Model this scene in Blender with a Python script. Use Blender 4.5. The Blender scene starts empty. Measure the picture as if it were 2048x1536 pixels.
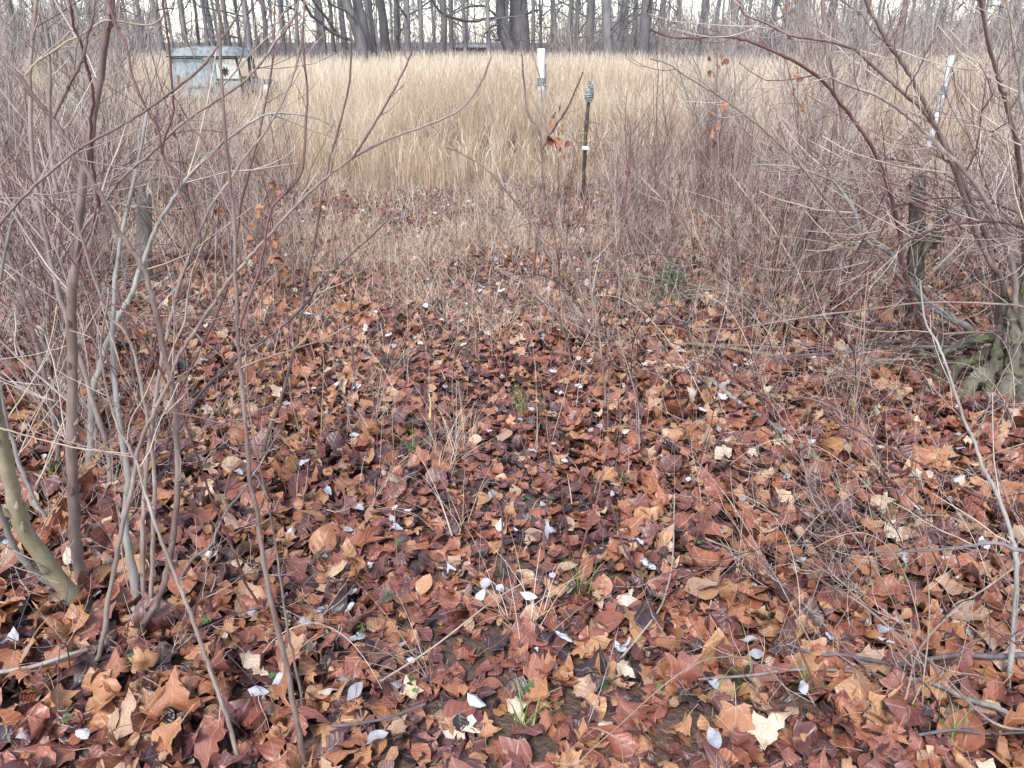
import bpy, math, random
import numpy as np
from mathutils import Vector
R_ = math.radians
random.seed(7); rng = np.random.default_rng(7)
sc = bpy.context.scene
COL = sc.collection

# ------------------------------------------------------------------ camera, sky, sun, exposure
EYE = 1.6; PITCH = R_(23.4); FPX = 1590.0
cd = bpy.data.cameras.new('camera'); cam = bpy.data.objects.new('camera', cd); COL.objects.link(cam)
cam.location = (0, 0, EYE); cam.rotation_euler = (math.pi/2 - PITCH, 0, 0)
cd.sensor_width = 36; cd.lens = 36*FPX/2048; cd.clip_start = 0.02; cd.clip_end = 2000
sc.camera = cam

SUN_EL, SUN_ROT = R_(50), R_(200)
w = bpy.data.worlds.new('World'); sc.world = w; w.use_nodes = True
nt = w.node_tree; nt.nodes.clear()
sky = nt.nodes.new('ShaderNodeTexSky'); sky.sky_type = 'NISHITA'; sky.sun_disc = False
sky.sun_elevation = SUN_EL; sky.sun_rotation = SUN_ROT; sky.air_density = 1.0; sky.dust_density = 0.6; sky.ozone_density = 1.0
hs = nt.nodes.new('ShaderNodeHueSaturation'); hs.inputs['Saturation'].default_value = 0.72
bg = nt.nodes.new('ShaderNodeBackground'); bg.inputs['Strength'].default_value = 0.15
wo = nt.nodes.new('ShaderNodeOutputWorld')
nt.links.new(sky.outputs[0], hs.inputs['Color']); nt.links.new(hs.outputs[0], bg.inputs[0]); nt.links.new(bg.outputs[0], wo.inputs[0])
sd = bpy.data.lights.new('sun', 'SUN'); sun = bpy.data.objects.new('sun', sd); COL.objects.link(sun)
sd.energy = 1.7; sd.angle = R_(14); sd.color = (1, 0.97, 0.93)
# sky direction of the sun: rotation measured from +Y, clockwise seen from above
sdir = Vector((math.sin(SUN_ROT)*math.cos(SUN_EL), math.cos(SUN_ROT)*math.cos(SUN_EL), math.sin(SUN_EL)))
sun.rotation_euler = sdir.to_track_quat('Z', 'Y').to_euler()
vs = sc.view_settings; vs.view_transform = 'Standard'; vs.look = 'None'; vs.exposure = 1.42; vs.gamma = 1; vs.use_curve_mapping = False
sc.render.engine = 'CYCLES'

# ------------------------------------------------------------------ placing helpers
cp, sp_ = math.cos(PITCH), math.sin(PITCH)
def ray(x, y):
    u, v = x-1024, 768-y
    return np.array([u, FPX*cp + v*sp_, -FPX*sp_ + v*cp])
def P(x, y, Y):                      # point seen at photo pixel (x,y) standing Y metres ahead
    r = ray(x, y); return np.array([0, 0, EYE]) + r*(Y/r[1])
def G(x, y):                         # the ground point seen at photo pixel (x,y)
    r = ray(x, y); return np.array([0, 0, EYE]) + r*(EYE/-r[2])
def gz(x, y):                        # gentle relief of the ground
    return 0.018*np.sin(x*1.7+.4)*np.cos(y*1.3) + 0.012*np.sin(x*4.1+y*3.3) + 0.008*np.cos(y*6.1-x*2.7)

# ------------------------------------------------------------------ materials
def mat(name): 
    m = bpy.data.materials.new(name); m.use_nodes = True
    return m, m.node_tree, m.node_tree.nodes['Principled BSDF']
def ramp(nt, stops, inter='LINEAR'):
    r = nt.nodes.new('ShaderNodeValToRGB'); r.color_ramp.interpolation = inter
    e = r.color_ramp.elements
    while len(e) > 1: e.remove(e[0])
    e[0].position, e[0].color = stops[0][0], (*stops[0][1], 1)
    for p, c in stops[1:]:
        q = e.new(p); q.color = (*c, 1)
    return r
def attr(nt, name):
    a = nt.nodes.new('ShaderNodeAttribute'); a.attribute_name = name; return a
def mth(nt, op, a, b=None, clamp=False):
    n = nt.nodes.new('ShaderNodeMath'); n.operation = op; n.use_clamp = clamp
    for i, v in enumerate((a, b)):
        if v is None: continue
        if isinstance(v, (int, float)): n.inputs[i].default_value = v
        else: nt.links.new(v, n.inputs[i])
    return n.outputs[0]
def noise(nt, scale, detail=4, coord='Object', rough=.6, vec=None):
    n = nt.nodes.new('ShaderNodeTexNoise'); n.inputs['Scale'].default_value = scale
    n.inputs['Detail'].default_value = detail; n.inputs['Roughness'].default_value = rough
    if vec is None:
        t = nt.nodes.new('ShaderNodeTexCoord'); vec = t.outputs[coord]
    nt.links.new(vec, n.inputs['Vector']); return n.outputs['Fac']
def mixc(nt, a, b, f, mode='MIX'):
    m = nt.nodes.new('ShaderNodeMix'); m.data_type = 'RGBA'; m.blend_type = mode
    for s, v in ((0, f), (6, a), (7, b)):
        if isinstance(v, (int, float)): m.inputs[s].default_value = v
        elif isinstance(v, tuple): m.inputs[s].default_value = (*v, 1)
        else: nt.links.new(v, m.inputs[s])
    return m.outputs[2]
def bump(nt, b, h, strength=.4, dist=.01):
    n = nt.nodes.new('ShaderNodeBump'); n.inputs['Strength'].default_value = strength; n.inputs['Distance'].default_value = dist
    nt.links.new(h, n.inputs['Height']); nt.links.new(n.outputs[0], b.inputs['Normal'])

def bark(name, stops, scale=30, rough=.7, bs=.5, bd=.004, zs=.25, moss=None, spec=.35):
    """tone attribute (per stem) + blotchy noise picks the bark colour"""
    m, nt, b = mat(name)
    tc = nt.nodes.new('ShaderNodeTexCoord'); mp = nt.nodes.new('ShaderNodeMapping'); mp.inputs['Scale'].default_value = (1, 1, zs)
    nt.links.new(tc.outputs['Object'], mp.inputs[0])
    n1 = noise(nt, scale, 5, vec=mp.outputs[0], rough=.7)
    n2 = noise(nt, scale*.13, 2, vec=tc.outputs['Object'])
    t = attr(nt, 'tone').outputs['Fac']
    f = mth(nt, 'ADD', mth(nt, 'MULTIPLY', t, .76), mth(nt, 'MULTIPLY', mth(nt, 'SUBTRACT', mth(nt, 'ADD', n1, n2), 1.0), .9))
    f = mth(nt, 'ADD', f, .12, True)
    r = ramp(nt, stops); nt.links.new(f, r.inputs[0]); c = r.outputs[0]
    if moss:
        n3 = noise(nt, scale*.35, 4, vec=tc.outputs['Object'])
        k = ramp(nt, [(moss[1], (0, 0, 0)), (moss[1]+.12, (1, 1, 1))]); nt.links.new(n3, k.inputs[0])
        c = mixc(nt, c, moss[0], k.outputs[0])
    nt.links.new(c, b.inputs['Base Color']); b.inputs['Roughness'].default_value = rough
    b.inputs['Specular IOR Level'].default_value = spec
    bump(nt, b, n1, bs, bd)
    return m
M = {}
M['mauve'] = bark('mauve_bark', [(0, (.06, .036, .032)), (.35, (.15, .10, .085)), (.7, (.27, .205, .175)), (1, (.46, .39, .34))], scale=45, bs=.8)
M['grey'] = bark('grey_bark', [(0, (.07, .058, .05)), (.45, (.19, .165, .145)), (1, (.42, .39, .36))], moss=((.17, .17, .10), .58))
M['red'] = bark('red_bark', [(0, (.045, .018, .018)), (.5, (.12, .05, .045)), (1, (.24, .12, .11))], spec=.5, rough=.5)
M['olive'] = bark('olive_bark', [(0, (.08, .06, .04)), (.5, (.20, .16, .10)), (1, (.34, .28, .20))], scale=70, moss=((.22, .20, .10), .5))
M['moss'] = bark('mossy_bark', [(0, (.015, .012, .010)), (.5, (.085, .07, .05)), (1, (.22, .20, .15))], scale=22, moss=((.10, .11, .045), .54), bd=.02, bs=.9)
M['tan'] = bark('tan_twig', [(0, (.20, .14, .10)), (.5, (.36, .27, .20)), (1, (.56, .46, .36))])
M['dark'] = bark('dark_twig', [(0, (.04, .03, .032)), (.5, (.10, .08, .085)), (1, (.22, .18, .19))])
M['thicket'] = bark('thicket_bark', [(0, (.055, .022, .024)), (.3, (.15, .072, .066)), (.6, (.30, .205, .175)), (1, (.58, .49, .42))], scale=20)
M['trunk'] = bark('tree_bark', [(0, (.07, .062, .062)), (.5, (.155, .142, .14)), (1, (.30, .28, .27))], scale=7, zs=.12, bs=1, bd=.04)
M['rot'] = bark('weathered_wood', [(0, (.012, .010, .009)), (.5, (.06, .05, .042)), (1, (.24, .22, .20))], scale=40, zs=.08, bs=1, bd=.02, moss=((.10, .11, .055), .58))
M['post'] = bark('grey_post_wood', [(0, (.04, .034, .03)), (.45, (.14, .125, .11)), (1, (.30, .28, .26))], scale=60, zs=.05, bs=1, bd=.01)

def leaf_mat(name, stops, rough=.5, inter='LINEAR', transl=False):
    m, nt, b = mat(name)
    t = attr(nt, 'tone').outputs['Fac']
    tc = nt.nodes.new('ShaderNodeTexCoord')
    lu = attr(nt, 'luv')
    n1 = noise(nt, 26, 4, vec=tc.outputs['Object'], rough=.65)
    f = mth(nt, 'ADD', t, mth(nt, 'MULTIPLY', mth(nt, 'SUBTRACT', n1, .5), .28), True)
    r = ramp(nt, stops, inter); nt.links.new(f, r.inputs[0]); c = r.outputs[0]
    # blotches of decay
    n2 = noise(nt, 75, 3, vec=tc.outputs['Object'], rough=.7)
    k = ramp(nt, [(.53, (1, 1, 1)), (.72, (.45, .40, .38))]); nt.links.new(n2, k.inputs[0])
    c = mixc(nt, c, k.outputs[0], .7, 'MULTIPLY')
    # veins: radiating from the leaf base, paler and slightly raised
    s = nt.nodes.new('ShaderNodeSeparateXYZ'); nt.links.new(lu.outputs['Vector'], s.inputs[0])
    ang = mth(nt, 'ARCTAN2', mth(nt, 'ABSOLUTE', s.outputs[0]), mth(nt, 'ADD', s.outputs[1], .04))
    rad = mth(nt, 'POWER', mth(nt, 'ADD', mth(nt, 'MULTIPLY', s.outputs[0], s.outputs[0]), mth(nt, 'MULTIPLY', s.outputs[1], s.outputs[1])), .5)
    v = None
    for a0 in (0.0, .86, 1.62):
        d = mth(nt, 'MULTIPLY', mth(nt, 'ABSOLUTE', mth(nt, 'SUBTRACT', ang, a0)), rad)
        q = mth(nt, 'SUBTRACT', 1.0, mth(nt, 'DIVIDE', d, .018), True)
        v = q if v is None else mth(nt, 'MAXIMUM', v, q)
    w1 = nt.nodes.new('ShaderNodeTexWave'); w1.inputs['Scale'].default_value = 3.4; w1.inputs['Distortion'].default_value = 2; w1.bands_direction = 'DIAGONAL'
    nt.links.new(lu.outputs['Vector'], w1.inputs[0])
    c = mixc(nt, c, (.55, .42, .30), mth(nt, 'MULTIPLY', v, .30))
    nt.links.new(c, b.inputs['Base Color']); 
    rr = mth(nt, 'ADD', mth(nt, 'MULTIPLY', n2, .35), rough-.17); nt.links.new(rr, b.inputs['Roughness'])
    b.inputs['Specular IOR Level'].default_value = .5
    h = mth(nt, 'ADD', mth(nt, 'MULTIPLY', v, .5), mth(nt, 'ADD', mth(nt, 'MULTIPLY', w1.outputs['Fac'], .35), n1))
    bump(nt, b, h, .5, .005)
    return m
LEAFSTOPS = [(0, (.035, .022, .024)), (.14, (.085, .036, .036)), (.30, (.165, .060, .050)), (.46, (.26, .086, .052)),
             (.60, (.32, .130, .062)), (.72, (.42, .215, .10)), (.82, (.35, .22, .15)), (.91, (.50, .33, .19)), (1, (.58, .48, .38))]
M['leaf'] = leaf_mat('fallen_leaf_brown', LEAFSTOPS, rough=.42)
M['pale'] = leaf_mat('fallen_leaf_silvery', [(0, (.26, .24, .25)), (.5, (.44, .44, .47)), (1, (.62, .63, .66))], rough=.4)
M['rust'] = leaf_mat('clinging_leaf_rust', [(0, (.10, .026, .018)), (.5, (.23, .07, .03)), (1, (.36, .16, .07))])
def blade_mat(name, stops, rough=.6):
    m, nt, b = mat(name)
    t = attr(nt, 'tone').outputs['Fac']
    n = noise(nt, 1.3, 3)
    f = mth(nt, 'ADD', t, mth(nt, 'MULTIPLY', mth(nt, 'SUBTRACT', n, .5), .5), True)
    r = ramp(nt, stops); nt.links.new(f, r.inputs[0]); nt.links.new(r.outputs[0], b.inputs['Base Color'])
    b.inputs['Roughness'].default_value = rough; b.inputs['Specular IOR Level'].default_value = .35
    tr = nt.nodes.new('ShaderNodeBsdfTranslucent'); nt.links.new(r.outputs[0], tr.inputs[0])
    mx = nt.nodes.new('ShaderNodeMixShader'); mx.inputs[0].default_value = .3
    out = nt.nodes['Material Output']
    nt.links.new(b.outputs[0], mx.inputs[1]); nt.links.new(tr.outputs[0], mx.inputs[2]); nt.links.new(mx.outputs[0], out.inputs[0])
    return m
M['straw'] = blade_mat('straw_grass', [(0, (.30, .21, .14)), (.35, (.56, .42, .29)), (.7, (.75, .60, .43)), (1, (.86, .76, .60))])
M['thatch'] = blade_mat('dry_thatch_grass', [(0, (.26, .16, .11)), (.5, (.55, .41, .28)), (1, (.78, .66, .54))])
M['green'] = blade_mat('green_grass', [(0, (.09, .16, .03)), (.5, (.17, .28, .06)), (1, (.42, .44, .18))])
M['herb'] = blade_mat('green_herb', [(0, (.04, .10, .03)), (1, (.12, .22, .07))])
M['cedar'] = blade_mat('cedar_green', [(0, (.06, .11, .07)), (1, (.20, .28, .18))])
M['brush'] = bark('brush_bark', [(0, (.15, .115, .12)), (.5, (.30, .26, .26)), (1, (.48, .44, .42))], scale=5)
def plain(name, col, rough=.6, n=None, spec=.5, metal=0):
    m, nt, b = mat(name)
    if n:
        f = noise(nt, n[0], 5); r = ramp(nt, [(n[2] if len(n) > 2 else .35, col), (n[3] if len(n) > 3 else .68, n[1])]); nt.links.new(f, r.inputs[0])
        nt.links.new(r.outputs[0], b.inputs['Base Color']); bump(nt, b, f, .3, .003)
    else: b.inputs['Base Color'].default_value = (*col, 1)
    b.inputs['Roughness'].default_value = rough; b.inputs['Specular IOR Level'].default_value = spec; b.inputs['Metallic'].default_value = metal
    return m
M['paint'] = plain('pale_blue_paint', (.30, .36, .38), .6, (7, (.14, .155, .15), .42, .66))
M['roofpaint'] = plain('faded_roof_paint', (.24, .26, .265), .95, (7, (.10, .105, .10), .42, .66), .1)
M['black'] = plain('black_rubber', (.02, .02, .022), .7)
M['hood'] = plain('weathered_dark_hood', (.045, .055, .075), .5, (6, (.14, .13, .13), .5, .7))
M['pane'] = plain('clouded_pane', (.52, .58, .54), .3, (4, (.34, .36, .31), .5, .7))
M['white'] = plain('white_plastic', (.66, .66, .69), .5, (5, (.34, .31, .30), .46, .72))
M['grimy'] = plain('grimy_plastic', (.50, .46, .46), .6, (20, (.34, .30, .30)))
M['whitetie'] = plain('white_tape', (.8, .8, .84), .5)
M['cloth'] = plain('grey_tape_wrap', (.25, .28, .27), .7, (30, (.09, .10, .11), .42, .62))
M['stake'] = plain('green_stake', (.07, .07, .028), .5, (12, (.025, .022, .015), .42, .6))
M['rust_metal'] = plain('rusty_metal', (.16, .07, .04), .8, (9, (.08, .05, .04)))
M['shed'] = plain('shed_wall', (.16, .13, .13), .8, (3, (.09, .075, .075)))
M['shedroof'] = plain('pale_metal_roof', (.50, .56, .60), .5, (4, (.40, .44, .46)))
M['endgrain'] = plain('cut_wood_end', (.46, .42, .38), .8, (40, (.26, .23, .20)))
M['yellowwood'] = plain('split_fresh_wood', (.62, .52, .26), .6, (25, (.5, .34, .16)))
m, nt_, b_ = mat('forest_soil')
n1 = noise(nt_, 3, 6); n2 = noise(nt_, 60, 4)
r = ramp(nt_, [(.3, (.05, .032, .026)), (.5, (.11, .068, .05)), (.7, (.20, .13, .10))]); nt_.links.new(mth(nt_, 'MULTIPLY', mth(nt_, 'ADD', n1, n2), .5), r.inputs[0])
nt_.links.new(r.outputs[0], b_.inputs['Base Color']); b_.inputs['Roughness'].default_value = .85; bump(nt_, b_, n2, .8, .02); M['soil'] = m

# ------------------------------------------------------------------ mesh builder
class MB:
    def __init__(s): s.v = []; s.f3 = []; s.f4 = []; s.t = []; s.l = []; s.n = 0
    def add(s, v, f, tone=.5, luv=None):
        v = np.asarray(v, float).reshape(-1, 3); f = np.asarray(f, int)
        s.v.append(v); (s.f3 if f.shape[-1] == 3 else s.f4).append(f.reshape(-1, f.shape[-1])+s.n)
        s.t.append(np.broadcast_to(np.asarray(tone, float), (len(v),)).copy())
        s.l.append(np.zeros((len(v), 3)) if luv is None else luv); s.n += len(v)
    def build(s, name, m, parent=None, smooth=True, link=True):
        me = bpy.data.meshes.new(name)
        v = np.concatenate(s.v); a3 = np.concatenate(s.f3) if s.f3 else np.zeros((0, 3), int); a4 = np.concatenate(s.f4) if s.f4 else np.zeros((0, 4), int)
        me.vertices.add(len(v)); me.vertices.foreach_set('co', v.astype(np.float32).ravel())
        me.loops.add(a3.size+a4.size); me.loops.foreach_set('vertex_index', np.concatenate([a3.ravel(), a4.ravel()]).astype(np.int32))
        me.polygons.add(len(a3)+len(a4))
        st = np.concatenate([np.arange(len(a3))*3, a3.size+np.arange(len(a4))*4]).astype(np.int32)
        me.polygons.foreach_set('loop_start', st)
        me.polygons.foreach_set('use_smooth', np.full(len(st), smooth))
        at = me.attributes.new('tone', 'FLOAT', 'POINT'); at.data.foreach_set('value', np.concatenate(s.t).astype(np.float32))
        l = np.concatenate(s.l)
        if np.any(l): 
            at = me.attributes.new('luv', 'FLOAT_VECTOR', 'POINT'); at.data.foreach_set('vector', l.astype(np.float32).ravel())
        me.update(calc_edges=True); me.materials.append(m)
        o = bpy.data.objects.new(name, me)
        if link: COL.objects.link(o)
        if parent: o.parent = parent
        return o
def tag(o, label=None, cat=None, group=None, kind=None):
    if label: o['label'] = label
    if cat: o['category'] = cat
    if group: o['group'] = group
    if kind: o['kind'] = kind
    return o
def empty(name, loc, label, cat, group=None, rz=0):
    o = bpy.data.objects.new(name, None); COL.objects.link(o); o.location = tuple(loc); o.rotation_euler = (0, 0, rz)
    o.empty_display_size = .1
    return tag(o, label, cat, group)
def inst(src, parent, loc=(0, 0, 0), rot=(0, 0, 0), s=1, name=None):
    o = src.copy(); 
    if name: o.name = name
    COL.objects.link(o); o.parent = parent; o.location = loc; o.rotation_euler = rot
    o.scale = (s, s, s) if isinstance(s, (int, float)) else s
    return o

def tube(mb, pts, rad, k=5, tone=.5, cap=True):
    pts = np.asarray(pts, float); n = len(pts); rad = np.broadcast_to(rad, (n,)) if np.ndim(rad) else np.full(n, rad)
    t = np.gradient(pts, axis=0); t /= np.linalg.norm(t, axis=1)[:, None]+1e-9
    ref = np.array([.31, .95, .05]) if abs(t[0][2]) > .7 else np.array([.1, .2, .97])
    u = np.cross(t, ref); u /= np.linalg.norm(u, axis=1)[:, None]+1e-9; w_ = np.cross(t, u)
    a = np.arange(k)*2*math.pi/k
    ring = pts[:, None, :] + rad[:, None, None]*(np.cos(a)[None, :, None]*u[:, None, :] + np.sin(a)[None, :, None]*w_[:, None, :])
    i = np.arange(n-1)[:, None]*k; j = np.arange(k)[None, :]; j2 = (j+1) % k
    f = np.stack([i+j, i+j2, i+k+j2, i+k+j], -1).reshape(-1, 4)
    mb.add(ring.reshape(-1, 3), f, tone)
    if cap and rad[-1] > .002:
        c = np.vstack([ring[-1], pts[-1]+t[-1]*rad[-1]*.3]); mb.add(c, [[q, (q+1) % k, k] for q in range(k)], tone)
def spline(p, per=4):
    p = np.asarray(p, float); q = np.vstack([2*p[0]-p[1], p, 2*p[-1]-p[-2]]); out = []
    for i in range(1, len(q)-2):
        for s in np.arange(per)/per:
            a, b, c, d = q[i-1], q[i], q[i+1], q[i+2]
            out.append(.5*((2*b)+(-a+c)*s+(2*a-5*b+4*c-d)*s*s+(-a+3*b-3*c+d)*s**3))
    out.append(p[-1]); return np.array(out)
def unit(v): return v/(np.linalg.norm(v)+1e-9)
def grow(mb, p, d, L, r0, r1, n=5, wig=.18, up=.05, k=3, tone=.5):
    """one kinked shoot; returns its points"""
    pts = [np.array(p, float)]; d = unit(np.array(d, float))
    for i in range(n):
        d = unit(d + rng.normal(0, wig, 3) + np.array([0, 0, up])); pts.append(pts[-1]+d*L/n)
    pts = np.array(pts); tube(mb, pts, np.linspace(r0, r1, n+1), k, tone, cap=r1 > .003); return pts
def perp(d, upb=.3):
    v = rng.normal(0, 1, 3); v -= d*np.dot(v, d); v = unit(v); return v
def knobs(mb, c, r, n, tone):
    for _ in range(n):
        i = rng.integers(1, len(c)-1); d = unit(c[i+1]-c[i-1]); o = perp(d); p = c[i]+o*r[i]*.7; tube(mb, [p, p+(o*.6+d*.8)*r[i]*.9, p+(o*.7+d*1.6)*r[i]*1.1], [r[i]*.55, r[i]*.45, r[i]*.1], 4, tone)
def twigs(mb, pts, r0, count, Lr, tone=(.3, .9), ang=.75, sub=.5, t0=.15, k=3, up=.10, rmin=.0013):
    tone = (lambda a, b: (lambda: (a+(b-a)*(.95+.05*rng.random() if rng.random() < .62 else .2*rng.random()))))(*tone)
    """side shoots along a stem"""
    n = len(pts)
    for _ in range(count):
        f = t0+(1-t0)*rng.random(); x = f*(n-1); i = min(int(x), n-2); p = pts[i]+(pts[i+1]-pts[i])*(x-i)
        d = unit(pts[min(i+1, n-1)]-pts[i]); dd = unit(d*(1-ang*.4)+perp(d)*ang)
        L = Lr[0]+(Lr[1]-Lr[0])*rng.random()**1.6; L *= (1.15-.5*f); r = max(rmin, min(r0*.45*(1-.6*f), L*.009))
        q = grow(mb, p, dd, L, r, r*.55, 5, .11, up, k, tone())
        if rng.random() < sub:
            for _ in range(rng.integers(1, 3)):
                j = rng.integers(1, 4); d2 = unit(q[j+1]-q[j]); grow(mb, q[j], unit(d2+perp(d2)*.8), L*rng.uniform(.2, .5), r*.75, r*.5, 3, .12, up, 3, tone())

# ------------------------------------------------------------------ leaf shapes
mR = np.array([(.14, -.06), (.32, -.08), (.27, .06), (.36, .16), (.56, .30), (.40, .36), (.20, .42), (.24, .60), (.13, .70)])
mM = np.array([(0, 0), (0, .22), (0, .45), (0, .7), (0, 1.)]); iR = (.18, .18)
def maple():
    V = list(map(tuple, mM)) + list(map(tuple, mR)) + [iR]; R0 = 5; I = 14
    T = [(0, 5, I), (5, 6, 7), (5, 7, I), (7, 8, I), (8, 10, I), (8, 9, 10), (10, 11, I), (I, 11, 2), (1, I, 2), (0, I, 1), (11, 12, 3), (2, 11, 3), (12, 13, 3), (3, 13, 4)]
    n = len(V); mp = {i: i for i in range(5)}
    for i in range(5, 15): V.append((-V[i][0], V[i][1])); mp[i] = n+i-5
    T2 = T+[(mp[a], mp[c], mp[b]) for a, b, c in T]
    return np.array(V), np.array(T2)
def oval(w_=.28, k=5):
    V = [(0, 0)]; T = []
    for i in range(1, k):
        t = i/k; ww = w_*math.sin(math.pi*t**.85)
        V += [(-ww, t), (0, t), (ww, t)]
    V.append((0, 1)); e = len(V)-1
    T += [(0, 2, 1), (0, 3, 2)]
    for i in range(k-2):
        a = 1+3*i; b = a+3; T += [(a, a+1, b), (a+1, b+1, b), (a+1, a+2, b+1), (a+2, b+2, b+1)]
    a = 1+3*(k-2); T += [(a, a+1, e), (a+1, a+2, e)]
    return np.array(V), np.array(T)
def subdiv(V, T):
    V = list(map(tuple, V)); E = {}; out = []
    def mid(a, b):
        k = (min(a, b), max(a, b))
        if k not in E: E[k] = len(V); V.append(tuple((np.array(V[a])+np.array(V[b]))/2))
        return E[k]
    for a, b, c in T:
        x, y, z = mid(a, b), mid(b, c), mid(c, a); out += [(a, x, z), (x, b, y), (z, y, c), (x, y, z)]
    return np.array(V), np.array(out)
def curl(V, kx, ky, ph, fold, cr, amp=None):
    """bend a flat leaf round two axes, fold it along the midrib and crumple its rim"""
    x, y = V[:, 0].copy(), V[:, 1]-.4
    x = x*(1+cr*.5*np.sin(7*y+ph)); 
    c, s = math.cos(ph), math.sin(ph)
    a, b = c*x+s*y, -s*x+c*y; z = np.zeros(len(V))
    if abs(kx) > .05: z += (1-np.cos(kx*a))/kx; a = np.sin(kx*a)/kx
    if abs(ky) > .05: z += (1-np.cos(ky*b))/ky; b = b*(1-.12*abs(ky)*abs(b))
    x2, y2 = c*a-s*b, s*a+c*b
    z += fold*np.abs(x) + cr*.35*np.sin(9*x+5*y+3*ph) + cr*.3*np.cos(11*y-4*x)
    r = np.hypot(x, y); z += rng.normal(0, cr*.25, len(V))*r
    return np.stack([x2, y2, z], 1)
mapV, mapT = maple(); mapV2, mapT2 = subdiv(mapV, mapT)
ovV, ovT = oval(); ovlV, ovlT = oval(.2, 4)
def variants(V, T, n, kmax=2.2, cr=.12):
    out = []
    for i in range(n):
        W = V.copy(); 
        if len(V) > 20: W = W*rng.uniform(.85, 1.12, 2) + rng.normal(0, .022, W.shape)
        out.append(curl(W, rng.normal(0, 1)*kmax*.55, rng.normal(0, 1)*kmax*.4, rng.uniform(0, 6.28), rng.normal(0, .22), rng.uniform(.3, 1)*cr))
    return out
def rotm(az, tx, ty):
    n = len(az); ca, sa = np.cos(az), np.sin(az); cx, sx = np.cos(tx), np.sin(tx); cy, sy = np.cos(ty), np.sin(ty)
    Z = np.zeros(n); O = np.ones(n)
    Rz = np.stack([np.stack([ca, -sa, Z], -1), np.stack([sa, ca, Z], -1), np.stack([Z, Z, O], -1)], -2)
    Rx = np.stack([np.stack([O, Z, Z], -1), np.stack([Z, cx, -sx], -1), np.stack([Z, sx, cx], -1)], -2)
    Ry = np.stack([np.stack([cy, Z, sy], -1), np.stack([Z, O, Z], -1), np.stack([-sy, Z, cy], -1)], -2)
    return Rz@Rx@Ry
def scatter_leaves(mb, V2, T, var, pos, size, az, tx, ty, tone):
    """many leaves at once"""
    idx = rng.integers(0, len(var), len(pos)); A = np.array(var)[idx]
    A = np.einsum('nij,nkj->nki', rotm(az, tx, ty), A)*size[:, None, None]+pos[:, None, :]
    n, k = A.shape[:2]; F = (np.arange(n)[:, None, None]*k+T[None]).reshape(-1, 3)
    L = np.zeros((n, k, 3)); L[:, :, :2] = V2[None]
    mb.add(A.reshape(-1, 3), F, np.repeat(tone, k), L.reshape(-1, 3))
def blades(mb, base, az, H, lean, bend, wid, tone, seg=4, tipw=.25):
    """curved grass blades as narrow strips, vectorised"""
    n = len(base); t = np.linspace(0, 1, seg+1)[None, :]
    th = lean[:, None]+bend[:, None]*t**1.7
    dh = np.sin(th); dz = np.cos(th); L = H[:, None]/seg
    hx = np.cumsum(np.concatenate([np.zeros((n, 1)), dh[:, :-1]*L], 1), 1); hz = np.cumsum(np.concatenate([np.zeros((n, 1)), dz[:, :-1]*L], 1), 1)
    dx, dy = np.cos(az)[:, None], np.sin(az)[:, None]
    c = np.stack([base[:, 0:1]+hx*dx, base[:, 1:2]+hx*dy, base[:, 2:3]+hz], -1)
    fa = az+rng.uniform(-1.2, 1.2, n)+math.pi/2
    s = np.stack([np.cos(fa), np.sin(fa), np.zeros(n)], -1)[:, None, :]*(wid[:, None]*(1-(1-tipw)*t))[:, :, None]*.5
    V = np.stack([c-s, c+s], 2).reshape(n, -1, 3)
    k = 2*(seg+1); f = np.array([[2*i, 2*i+1, 2*i+3, 2*i+2] for i in range(seg)])
    mb.add(V.reshape(-1, 3), (np.arange(n)[:, None, None]*k+f[None]).reshape(-1, 4), np.repeat(tone, k))

# value noise for patchiness
_g = rng.random((64, 64))
def vn(x, y, s):
    x, y = np.asarray(x)*s, np.asarray(y)*s; xi, yi = np.floor(x).astype(int), np.floor(y).astype(int); fx, fy = x-xi, y-yi
    fx, fy = fx*fx*(3-2*fx), fy*fy*(3-2*fy); g = lambda a, b: _g[a % 64, b % 64]
    return (g(xi, yi)*(1-fx)+g(xi+1, yi)*fx)*(1-fy)+(g(xi, yi+1)*(1-fx)+g(xi+1, yi+1)*fx)*fy

# where a thing stands, told by the nearest landmark
LM = [('the derelict truck', 450, 150), ('the tall white tube', 1082, 170), ('the wrapped stake', 1175, 300), ('the rotten mossy post', 1832, 480), ('the grey cut post', 288, 460),
      ('the cedar seedling', 1345, 610), ('the mossy shrub base', 1990, 720), ('the far right tube', 1890, 180), ('the speckled left stems', 190, 950), ('the snapped yellow stub', 861, 830),
      ('the two-forked sapling', 570, 1330), ('the crossing red whips', 1160, 1050), ('the wavy dark grey branch', 1800, 1360), ('the straw twig across the middle', 900, 1310), ('the short thick broken stick', 1632, 950), ('the rust-leaved sapling', 700, 650)]
def pix(x, y, z=0):
    v = np.array([x, y, z-EYE]); d = v[1]*cp-v[2]*sp_; return 1024+FPX*v[0]/d, 768-FPX*(v[1]*sp_+v[2]*cp)/d
SEEN = {}
def where(x, y, z=0.):
    px, py = pix(x, y, z)
    if px < 0: return 'at the left edge of the picture, '+('near' if y < 4 else 'far')
    if px > 2048: return 'at the right edge of the picture, '+('near' if y < 4 else 'far')
    n, lx, ly = min(LM, key=lambda q: math.hypot(q[1]-px, (q[2]-py)*1.4)); dx, dy = px-lx, (py-ly)*1.4
    side = ('just ' if math.hypot(dx, dy) < 110 else 'well ' if math.hypot(dx, dy) > 260 else '')
    return side+('right of ' if dx > abs(dy) else 'left of ' if -dx > abs(dy) else 'in front of ' if dy > 0 else 'beyond ')+n


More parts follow.
